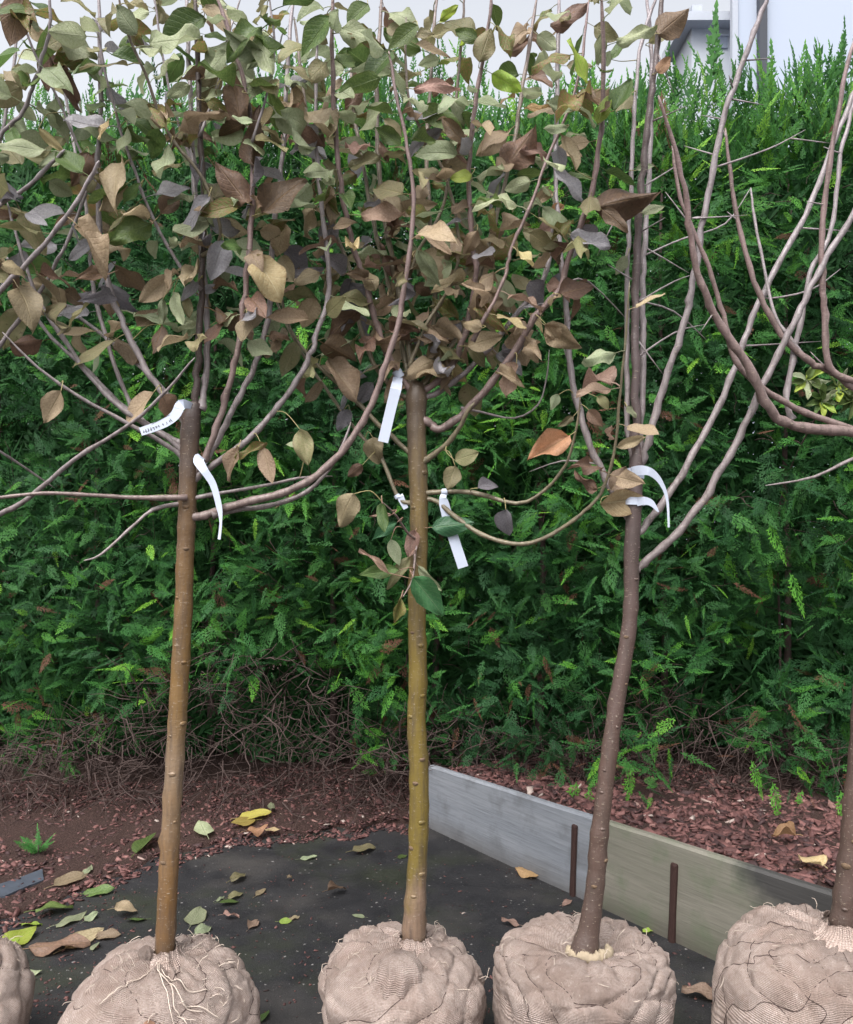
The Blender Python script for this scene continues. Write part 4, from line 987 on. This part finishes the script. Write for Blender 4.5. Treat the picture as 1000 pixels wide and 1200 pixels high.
B3([(746, 555), (756, 528), (780, 445), (802, 377), (812, 330), (828, 240), (848, 140), (876, 60), (904, -12)], 6.2, 4.0, 2.1)
B3([(742, 628), (755, 618), (799, 556), (848, 464), (871, 404), (895, 342), (950, 238), (980, 160), (1012, 85)], 6, 3.8, 2.32)
B3([(741, 668), (756, 660), (810, 605), (856, 533), (894, 453), (935, 369), (960, 318), (1000, 250), (1040, 190)], 6.4, 4.4, 2.12)
for tw_ in ([(764, 142), (805, 124)], [(860, 122), (895, 123)], [(876, 76), (908, 68)], [(842, 202), (900, 175), (944, 152)], [(834, 186), (802, 171)], [(856, 102), (854, 88)], [(845, 139), (822, 135)], [(812, 256), (876, 252)], [(752, 300), (800, 280), (850, 262), (880, 220)],
            [(748, 350), (790, 365), (830, 400)], [(753, 220), (800, 190)], [(754, 292), (808, 320)], [(745, 270), (780, 255)], [(748, 330), (712, 310)], [(737, 240), (720, 260), (700, 300)], [(747, 420), (790, 390), (828, 380)], [(745, 360), (790, 330), (812, 322)],
            [(935, 276), (998, 271)], [(880, 405), (962, 400)], [(900, 350), (950, 340), (985, 315)], [(930, 168), (975, 168)], [(771, 60), (790, 110)], [(700, 540), (660, 540), (620, 553)], [(736, 500), (740, 520)], [(672, 440), (658, 400)], [(745, 400), (778, 440)], [(690, 330), (740, 380)]):
    T3.twig(tw_, 1.7, 0.9, R.uniform(-0.06, 0.06), TWIGP)
T3.stalkm = M_STALK
for h in ((703, 590, 755, 584, 'cream', 1.15), (716, 574, 738, 546, 'tan', 1.2), (700, 573, 671, 558, 'brown', 1.0), (722, 524, 757, 512, 'tan', 0.7), (672, 488, 655, 500, 'olive', 1), (690, 480, 706, 500, 'brown', 1.1), (700, 465, 716, 478, 'olive', 1.0), (735, 476, 745, 490, 'pale', 0.8), (655, 462, 646, 480, 'pale', 1.2),
          (772, 40, 806, 12, 'brown', 1.3), (760, 50, 792, 30, 'olive', 0.9), (770, 85, 786, 68, 'orange', 0.9), (752, 250, 780, 240, 'pale', 0.7), (735, 300, 722, 322, 'pale', 0.9), (745, 200, 770, 190, 'pale', 0.6), (715, 70, 738, 40, 'green', 0.9), (740, 110, 722, 130, 'olive', 1)):
    T3.hero(*h[:6])

# ---- tree 4
T4.stem('trunk', [(986, 1140), (988, 1095), (996, 1020), (1004, 940), (1012, 840), (1022, 700), (1030, 580), (1034, 500), (1036, 440)], 0, 0, 2.20, 2.20, BARK3, 0.07, 14, radii=[19, 17.5, 16, 15, 14.5, 14, 14, 14, 11])
def B4(pts, r0, r1, d1, mat=TWIGR, d0=2.2):
    return T4.stem('branch', pts, r0, r1, d0, d1, mat, 0.06, 8)[1]
B4([(1032, 510), (1000, 506), (932, 499), (901, 478), (867, 415), (837, 366), (818, 322), (808, 262), (796, 192), (772, 112)], 9.5, 2.6, 1.95)
B4([(1033, 512), (1000, 503), (943, 483), (894, 455), (863, 424), (848, 369), (834, 322), (812, 268), (797, 230), (788, 170)], 6, 2.4, 2.1)
B4([(1034, 490), (1010, 462), (973, 434), (950, 425), (916, 392), (884, 330), (862, 240), (850, 150)], 6.5, 2.6, 2.2)
B4([(1034, 470), (1008, 450), (973, 430), (966, 358), (963, 320), (966, 240), (988, 100), (1002, 45)], 6, 3, 2.1)
B4([(930, 492), (922, 468), (935, 396), (950, 320), (974, 270), (986, 180), (1002, 115)], 5, 2.8, 2.25, TWIGP)
B4([(948, 425), (914, 380), (900, 336), (884, 255), (880, 220)], 3, 2, 2.3, TWIGP)
B4([(1032, 530), (1000, 537), (954, 559), (897, 569)], 3, 1.5, 2.05, TWIGP)
B4([(1036, 470), (1042, 300), (1030, 150), (1020, -10)], 8, 4, 2.2)
for tw_ in ([(968, 430), (950, 412)], [(850, 160), (846, 148)], [(868, 252), (852, 248)], [(808, 262), (780, 225)], [(840, 370), (820, 390)], [(966, 240), (945, 236)], [(984, 180), (965, 172)]):
    T4.twig(tw_, 1.7, 0.9, 0.0, TWIGP)
M_SCAR = m_plain('bud_scar', (0.17, 0.115, 0.075), 0.8, 0.2, 0.5, 200, 0.6)
def scars(T, lst):
    tr, rec = T.branches[0]
    for (py, side) in lst:
        q = min(rec, key=lambda k: abs(k[1]-py)); c = q[3]; rr = q[4]; a = -math.pi/2+side*1.15
        sz = R.uniform(0.55, 1.0); n = Vector((math.cos(a), math.sin(a), 0)); tx = Vector((-n.y, n.x, 0)); c = c+n*rr*0.93; V = []; F = []
        for j in range(5):
            ph = j/4*math.pi/2
            for i in range(10):
                b = 2*math.pi*i/10; V.append(c+tx*math.cos(ph)*math.cos(b)*rr*sz*0.42+Vector((0, 0, 1))*math.cos(ph)*math.sin(b)*rr*sz*0.26*(1.3 if math.sin(b) < 0 else 0.8)+n*math.sin(ph)*rr*0.17)
        for j in range(4):
            for i in range(10): k = j*10+i; k2 = j*10+(i+1) % 10; F.append((k, k2, k2+10, k+10))
        mesh_obj('bud_scar', V, F, tr.data.materials[0] if R.random() < 0.6 else M_SCAR, tr, off=T.loc)
scars(T2, [(808, 0.55), (838, -0.7), (885, 0.35), (918, -0.3), (965, 0.3), (988, -0.8), (1022, 0.5), (760, 0.3), (655, 0.1), (600, -0.6), (560, 0.7), (1045, -0.2), (735, -0.5)])
scars(T1, [(640, 0.3), (700, -0.6), (770, 0.5), (845, 0.8), (860, -0.4), (905, 0.0), (960, 0.6), (1010, -0.4), (590, 0.1)])
scars(T3, [(968, 0.1), (1000, 0.7), (930, -0.6), (855, 0.3), (905, -0.5), (800, 0.6), (745, -0.4), (675, 0.4), (640, 0.7), (1030, -0.3)])
scars(T4, [(1060, -0.5), (1010, -0.7), (980, -0.3)])
for T in (T0, T1, T2, T3, T4): T.flush()
# exposed clay patch on the first ball
V = []; F = []
for j in range(9):
    for i in range(11):
        u = i/10*2-1; v = j/8*2-1; rr = math.hypot(u, v); k = 1/max(1, rr)
        V.append(s1(-1.42+0.105*u*k*(0.9+0.2*noise.noise(Vector((u, v, 2)))), 0.585+0.07*v*k, 0.0035*(1-min(1, rr)**2)-0.0005))
for j in range(8):
    for i in range(10): a = j*11+i; F.append((a, a+1, a+12, a+11))
mesh_obj('clay_patch', V, F, M_PATCH, b1)
for (a0, a1, e0, e1) in ((-1.5, -0.75, 0.93, 0.62), (-1.45, -1.0, 0.92, 0.55), (-1.35, -0.6, 0.90, 0.70), (-1.2, -0.9, 0.80, 0.5), (-1.75, -2.2, 0.9, 0.7), (-1.0, -0.55, 0.72, 0.55)):
    sp_ = []
    for k in range(22):
        t = k/21; sp_.append(s1(a0+(a1-a0)*t+0.05*math.sin(t*7+a0*9), e0+(e1-e0)*t+0.012*math.sin(t*11+a1*5), 0.0025+0.003*math.sin(t*math.pi)))
    V, F = tube(sp_, [0.0013]*22, 5); mesh_obj('loose_string', V, F, M_FIBRE, b1)

# ------------------------------------------------------------------ plant tags (strip labels looped on the trees)
def ribbon(parent, name, pts, widths, mat, off, th=0.0006, wdirs=None):
    """pts world Vectors, widths metres"""
    n = len(pts); V = []; F = []
    for i in range(n):
        t = (pts[min(n-1, i+1)]-pts[max(0, i-1)]).normalized(); w = wdirs[i] if wdirs else t.cross(Vector((0, -1, 0)))
        w = (w-t*w.dot(t)).normalized(); nn = t.cross(w).normalized()
        for (a, b) in ((-1, -1), (1, -1), (1, 1), (-1, 1)): V.append(pts[i]+w*widths[i]*0.5*a+nn*th*b)
    for i in range(n-1):
        for k in range(4): a = i*4+k; b = i*4+(k+1) % 4; F.append((a, b, b+4, a+4))
    F += [(3, 2, 1, 0), (n*4-4, n*4-3, n*4-2, n*4-1)]
    return mesh_obj(name, V, F, mat, parent, off=off, smooth=False)
def loop_around(parent, q, r, off, w, tilt, name='loop', rot=None):
    """closed strap round a stem: centre q, stem direction tilt"""
    t = tilt.normalized(); x = t.cross(Vector((0, -1, 0.05))).normalized(); y = t.cross(x)
    pts = [q+x*math.cos(a)*r+y*math.sin(a)*r for a in [2*math.pi*k/20 for k in range(21)]]
    return ribbon(parent, name, pts, [w]*21, M_TAG, off, wdirs=[t]*21)
def make_tag(T, label, at, path, widths_px, loop_w=0.008, twist=None, dfront=0.02, depth_to=0.0, loop_r=None):
    (o, q), dist = T.nearest(*at); d = q[2]
    root = empty('plant_tag', q[3]); tag(root, label, 'tag', 'white plant tags')
    # stem direction from neighbours
    rec = [rr for oo, rr in T.branches if oo == o][0]; i = rec.index(q); tl = rec[min(len(rec)-1, i+1)][3]-rec[max(0, i-1)][3]
    lr = loop_r or q[4]*1.12+0.0008
    loop_around(root, q[3], lr, root.location, loop_w, tl)
    c = crom([(a, b) for a, b in path], 5); n = len(c); pts = []; ws = []; wd = []
    for k, (a, b) in enumerate(c):
        s = k/(n-1); dd = d-lr*0.9-dfront*min(1, s*3)+depth_to*s; pts.append(P(a, b, dd))
        j = s*(len(widths_px)-1); i0 = min(len(widths_px)-2, int(j)); ws.append((widths_px[i0]+(widths_px[i0+1]-widths_px[i0])*(j-i0))*0.86*d/1000)
        t = Vector((c[min(n-1, k+1)][0]-c[max(0, k-1)][0], 0, -(c[min(n-1, k+1)][1]-c[max(0, k-1)][1]))).normalized(); w = t.cross(Vector((0, -1, 0)))
        if twist: w = Matrix.Rotation(twist*s, 3, t) @ w
        wd.append(w)
    pts[0] = q[3]+(pts[0]-q[3]).normalized()*lr
    strip = ribbon(root, 'strip', pts, ws, M_TAG, root.location, wdirs=wd)
    return root, pts, ws, wd, strip
def ink(root, pts, ws, wd, marks, strip):
    """printed characters as small strokes: (position along, across -0.5..0.5, length along, length across)"""
    n = len(pts); V = []; F = []
    for (s, v, ls, lv) in marks:
        b = len(V)
        for (ds, dv) in ((-0.5, -0.5), (0.5, -0.5), (0.5, 0.5), (-0.5, 0.5)):
            k = (s+ds*ls)*(n-1); i = max(0, min(n-2, int(k))); f = k-i; p = pts[i]*(1-f)+pts[i+1]*f; t = (pts[i+1]-pts[i]).normalized(); nn = t.cross(wd[i]).normalized()
            if nn.y > 0: nn = -nn
            V.append(p+wd[i].normalized()*ws[i]*(v+dv*lv)+nn*0.0012)
        F.append((b, b+1, b+2, b+3))
    mesh_obj('print', V, F, M_INK, strip, off=root.location, smooth=False)
rt, pts, ws, wd, stp = make_tag(T1, 'white printed strip tag looped under the fork of the orange-brown tree', (229, 478), [(226, 476), (213, 474), (205, 487), (190, 497), (165, 506)], [7, 14, 13, 12, 11], loop_w=0.017, dfront=0.05)
mk = []
for s in np.arange(0.60, 0.96, 0.027):
    if R.random() < 0.8: mk.append((s, -0.1+R.uniform(-0.05, 0.05), 0.008, R.uniform(0.25, 0.42))); mk.append((s+0.008, R.uniform(-0.25, 0.1), 0.014, 0.07))
mk.append((0.7, 0.40, 0.30, 0.05)); ink(rt, pts, ws, wd, mk, stp)
make_tag(T1, 'white curling strip tag hanging below the fork of the orange-brown tree', (240, 540), [(236, 534), (233, 540), (240, 552), (250, 568), (257, 594), (259, 612), (257, 632)], [13, 15, 11, 10, 9, 4, 5], loop_w=0.009, twist=0.5)
rt, pts, ws, wd, stp = make_tag(T2, 'white rectangular tag hanging from the knobbly head of the olive tree', (467, 441), [(466, 446), (464, 456), (458, 480), (449, 518)], [13, 15, 14, 14], loop_w=0.022, dfront=0.03)
make_tag(T2, 'white rectangular tag hanging low beside a glossy green leaf', (519, 580), [(519, 582), (521, 592), (529, 622), (543, 665)], [8, 14, 14.5, 14.5], loop_w=0.016, dfront=0.004, depth_to=0.02)
make_tag(T2, 'small white tag end peeping out behind the olive stem', (466, 578), [(469, 580), (471, 586), (476, 596)], [9, 9, 7], loop_w=0.010, dfront=0.0)
make_tag(T3, 'white strip tag arching out from the fork of the purplish tree', (744, 553), [(740, 553), (752, 551), (764, 554), (775, 566), (782, 585), (784, 618)], [13, 13, 10, 6, 3.5, 2.5], loop_w=0.026, dfront=0.03, twist=0.5)
make_tag(T3, 'short pointed white tag behind the big tan leaf on the purplish tree', (743, 588), [(746, 588), (756, 587), (764, 590), (772, 600)], [12, 11, 8, 1.5], loop_w=0.020, dfront=0.01)

# ------------------------------------------------------------------ broad-leaved shrub in the hedge on the right
sb = empty('broadleaf_shrub', (1.75, 4.22, 0.2)); tag(sb, 'small broad-leaved shrub with pale green rosettes growing out of the hedge', 'shrub')
sp = [Vector((1.75, 4.22, 0.12)), Vector((1.74, 4.2, 0.8)), Vector((1.70, 4.1, 1.5)), Vector((1.72, 3.66, 1.95))]
V, F = tube([Vector(c) for c in crom([tuple(p) for p in sp], 5)], [0.008-0.0003*k for k in range(16)], 6); mesh_obj('stem', V, F, M_HTWIG, sb, off=sb.location)
for (px, py) in ((945, 445), (982, 452), (962, 470), (998, 470)):
    c = P(px, py, 3.58)
    V, F = tube([sp[3]+Vector((0, 0, -0.12)), (sp[3]+c)*0.5, c], [0.004, 0.003, 0.002], 5); mesh_obj('twig', V, F, M_HTWIG, sb, off=sb.location)
    for k in range(8):
        a = k*0.785+R.uniform(-0.2, 0.2); dv = Vector((math.cos(a), -0.4, math.sin(a)*0.8-0.25)); o = bpy.data.objects.new('leaf', R.choice(LM0[R.choice(('pale', 'green', 'lime', 'green'))]))
        M = leaf_matrix(c-sb.location, dv, Vector((0, -1, 0.6)), R.uniform(0.07, 0.10), 0.65); o.matrix_basis = M; link(o, sb)
# sprig of young conifer in the soil strip
sg_ = empty('conifer_seedling', G(45, 1004)); tag(sg_, 'tiny green conifer seedling sprouting from the brown litter', 'seedling')
acc2 = acc; acc = {'V': [], 'Q': [], 'T': [], 'n': 0}
for k in range(14):
    a = k*0.9; put(R.choice(TEMPL), (0, 0, 0.02), Vector((math.cos(a)*0.9, math.sin(a)*0.6-0.2, 0.75)), Vector((0, -0.5, 1)), R.uniform(0.07, 0.12), 0.45, 0.9)
put(TSLIM[0], (0, 0, 0), Vector((0, 0, 1)), Vector((0, -1, 0)), 0.1, 0.4)
np_mesh('sprays', np.concatenate(acc['V']), np.concatenate(acc['Q']), M_HEDGE, sg_, np.concatenate(acc['T']))
V, F = tube([Vector((0, 0, -0.01)), Vector((0, 0, 0.05))], [0.003, 0.002], 5); mesh_obj('stem', V, F, M_HTWIG, sg_)

# slate-coloured sheet in the soil on the left
pl = [G(-90, 1062, 0.012), G(0, 1052, 0.014), G(30, 1040, 0.015), G(58, 1030, 0.016), G(48, 1020, 0.016), G(20, 1030, 0.015), G(0, 1036, 0.016), G(-90, 1046, 0.016)]
pl = [p+Vector((R.uniform(-0.02, 0.02), R.uniform(-0.012, 0.012), 0)) for p in pl]
V = [tuple(p+Vector((0, 0, 0.002+R.uniform(-0.003, 0.006)))) for p in pl]+[tuple(p-Vector((0, 0, 0.012))) for p in pl]
F = [tuple(range(8)), tuple(range(15, 7, -1))]+[(i, (i+1) % 8, 8+(i+1) % 8, 8+i) for i in range(8)]
so = mesh_obj('edging_strip', V, [f[::-1] for f in F], m_plain('slate_plastic', (0.07, 0.082, 0.105), 0.5, 0.4, 0.5, 25, 0.5), off=None, smooth=False)
tag(so, 'flat slate-blue edging strip half buried in brown litter', 'edging')

# ------------------------------------------------------------------ fallen leaves
SAME = {'pale': 'small pale green leaf lying on the ground', 'green': 'dark green leaf lying flat on the ground', 'tan': 'withered tan leaf lying on the dark asphalt', 'pink': 'small reddish dry leaf scrap lying on the asphalt', 'lime': 'fresh yellow-green leaf on the mossy asphalt', 'olive': 'dull olive leaf lying on the asphalt'}
FL = [(172, 990, 42, 80, 'green', 'broad grey-green leaf leaning on the litter beside the orange-brown stem'), (300, 955, 34, 20, 'yellow', 'bright yellow leaf on the litter below the bare hedge twigs'), (285, 964, 26, 200, 'yellow', 'second yellow leaf overlapping the bright yellow one'), (318, 946, 18, 100, 'pale', 'small pale green leaf tip above the bright yellow leaf'), (238, 972, 40, 120, 'pale', 'long pale green leaf on the litter just behind the orange-brown stem'),
      (302, 978, 24, 30, 'orange', 'bright orange leaf on the edge of the litter'), (84, 1030, 38, 45, 'tan', 'folded tan leaf on the litter beside a round green leaf'), (103, 1020, 20, 90, 'pale', 'round pale green leaf beside the folded tan leaf'), (117, 1046, 32, 10, 'green', 'dark green leaf at the edge of litter and asphalt, near the round pale leaf'), (66, 1068, 40, 30, 'green', 'long dark green leaf on brown litter beside the small lime leaf'), (38, 1083, 22, 0, 'lime', 'small rounded lime leaf beside the long dark green one'), (84, 1078, 36, 50, 'pale', 'pale green leaf standing on its edge behind the curled brown leaf'),
      (107, 1075, 18, 60, 'pale', 'tiny pale green leaf between the upright pale leaf and an asphalt leaf pair'), (72, 1112, 62, 15, 'brown', 'long curled brown leaf in front of the frayed ball'), (100, 1100, 46, 50, 'tan', 'pointed tan leaf with a long stalk lying on the curled brown one'), (22, 1102, 44, 60, 'lime', 'yellow-green leaf with long stalk beside the curled brown leaf'), (6, 1112, 36, 60, 'lime', 'lime leaf half under the yellow-green leaf'), (14, 1128, 32, 160, 'green', 'dark green leaf in front of the lime leaf by the round ball'), (30, 1143, 32, 20, 'pale', 'pale leaf on mossy asphalt between the two burlap balls'), (150, 1071, 26, 20, 'tan', 'yellowish tan leaf crossing a green leaf near the orange-brown stem'), (158, 1078, 22, 190, 'green', 'green leaf crossing the yellowish tan leaf'), (127, 1097, 26, 10, 'tan', 'flat tan leaf between the curled brown leaf and the orange-brown stem'), (112, 1108, 18, 100, 'pale', 'small pale green leaf tip on the pointed tan leaf'),
      (428, 997, 30, 30, 'olive', 'broad olive leaf lying alone on the asphalt behind the olive stem'), (397, 1046, 28, 40, 'brown', 'curled brown leaf lying alone on the asphalt'), (362, 1005, 18, 10, 'pale', 'small pale green leaf alone on open asphalt'), (280, 1030, 26, 60, 'olive', 'upper olive leaf of the cluster on the asphalt'), (277, 1050, 20, 40, 'olive', 'lower olive leaf of the cluster on the asphalt'), (270, 1058, 22, 20, 'green', 'dark green leaf below the olive pair on the asphalt'), (258, 1053, 12, 50, 'pale', 'tiny pale leaf beside the olive pair'), (306, 1045, 18, 60, 'tan', 'curled tan leaf alone right next to the olive pair'), (230, 1074, 36, 88, 'pale', 'upright pale green leaf behind the frayed ball'), (240, 1092, 26, 50, 'pale', 'pale green leaf touching the frayed ball'),
      (297, 1083, 20, 70, 'pink', None), (272, 1075, 18, 10, 'pink', None), (335, 1080, 14, 0, 'lime', 'tiny lime leaf on open asphalt'), (420, 1073, 14, 170, 'pale', 'tiny pale leaf near the knotted ball'), (618, 1025, 28, 160, 'orange', 'narrow orange leaf on the asphalt by the blue grey board'), (820, 1168, 38, 175, 'pink', 'pink-brown leaf on the asphalt between two balls'), (780, 1078, 26, 100, 'brown', 'dark brown leaf at the foot of the weathered board'),
      (310, 1190, 22, 80, 'green', 'dark green leaf on the asphalt between the frayed and the knotted ball'), (598, 1083, 20, 160, 'pink', 'reddish leaf scrap beside the cord-tied ball'), (472, 1003, 12, 30, 'green', 'tiny green leaf scrap beside the olive stem'), (345, 1075, 12, 20, 'tan', None), (340, 1030, 10, 60, 'tan', None), (760, 1090, 14, 20, 'lime', 'small lime leaf between the cord-tied ball and the weathered board'), (665, 1058, 14, 30, 'pink', 'tiny reddish leaf scrap by the stake on the blue grey board'), (320, 972, 16, 0, 'cream', 'small cream leaf beside the bright orange one')]
for (px, py, L, an, c, lab) in FL:
    g = G(px, py); yb = soil_edge_y(g.x); z = 0.008+soil_z(g.y)+0.012 if (g.x < 0.03 and g.y > yb) else 0.006
    g = G(px, py, z); Lm = L/1000*g.y*1.12; a = math.radians(an); dv = Vector((math.cos(a), math.sin(a)*1.2, R.uniform(-0.02, 0.10)))
    nv = Vector((R.gauss(0, 0.18), -0.25+R.gauss(0, 0.18), 1)); o = bpy.data.objects.new('fallen_leaf', R.choice(LM[c]))
    dv.normalize(); o.matrix_basis = leaf_matrix(g-dv*Lm*0.5, dv, nv, Lm, R.uniform(0.9, 1.15), Lm*R.uniform(0.3, 0.8)); link(o)
    me = o.data; mz = min((o.matrix_basis @ v.co).z for v in me.vertices); o.location.z += (z-0.004)-mz
    tag(o, lab or SAME[c], 'leaf', 'fallen leaves')
for (x, y, L, an, c, lab) in ((950, 1015, 34, 100, 'cream', 'pale yellow leaf resting on the reddish bark chips'), (917, 984, 24, 150, 'orange', 'small orange leaf among the reddish bark chips')):
    z = 0.30
    for _ in range(4):
        g = G(x, y, z); t = (g-A).dot(U); s = (Vector((g.x, g.y, 0))-A).dot(N); z = bedh(t, s)+0.012
    g = G(x, y, z); a = math.radians(an); dv = Vector((math.cos(a), math.sin(a), 0.05)).normalized(); Lm = L/1000*g.y*1.2
    o = bpy.data.objects.new('fallen_leaf', R.choice(LM[c])); o.matrix_basis = leaf_matrix(g-dv*Lm*0.5, dv, Vector((0, -0.5, 1)), Lm, 1.2); link(o)
    mz = min((o.matrix_basis @ v.co).z for v in o.data.vertices); o.location.z += (z-0.008)-mz
    tag(o, lab, 'leaf', 'fallen leaves')
print('fronds', cnt, 'hedge quads', len(HQ), 'leaves', [T.nleaf for T in (T0, T1, T2, T3, T4)])
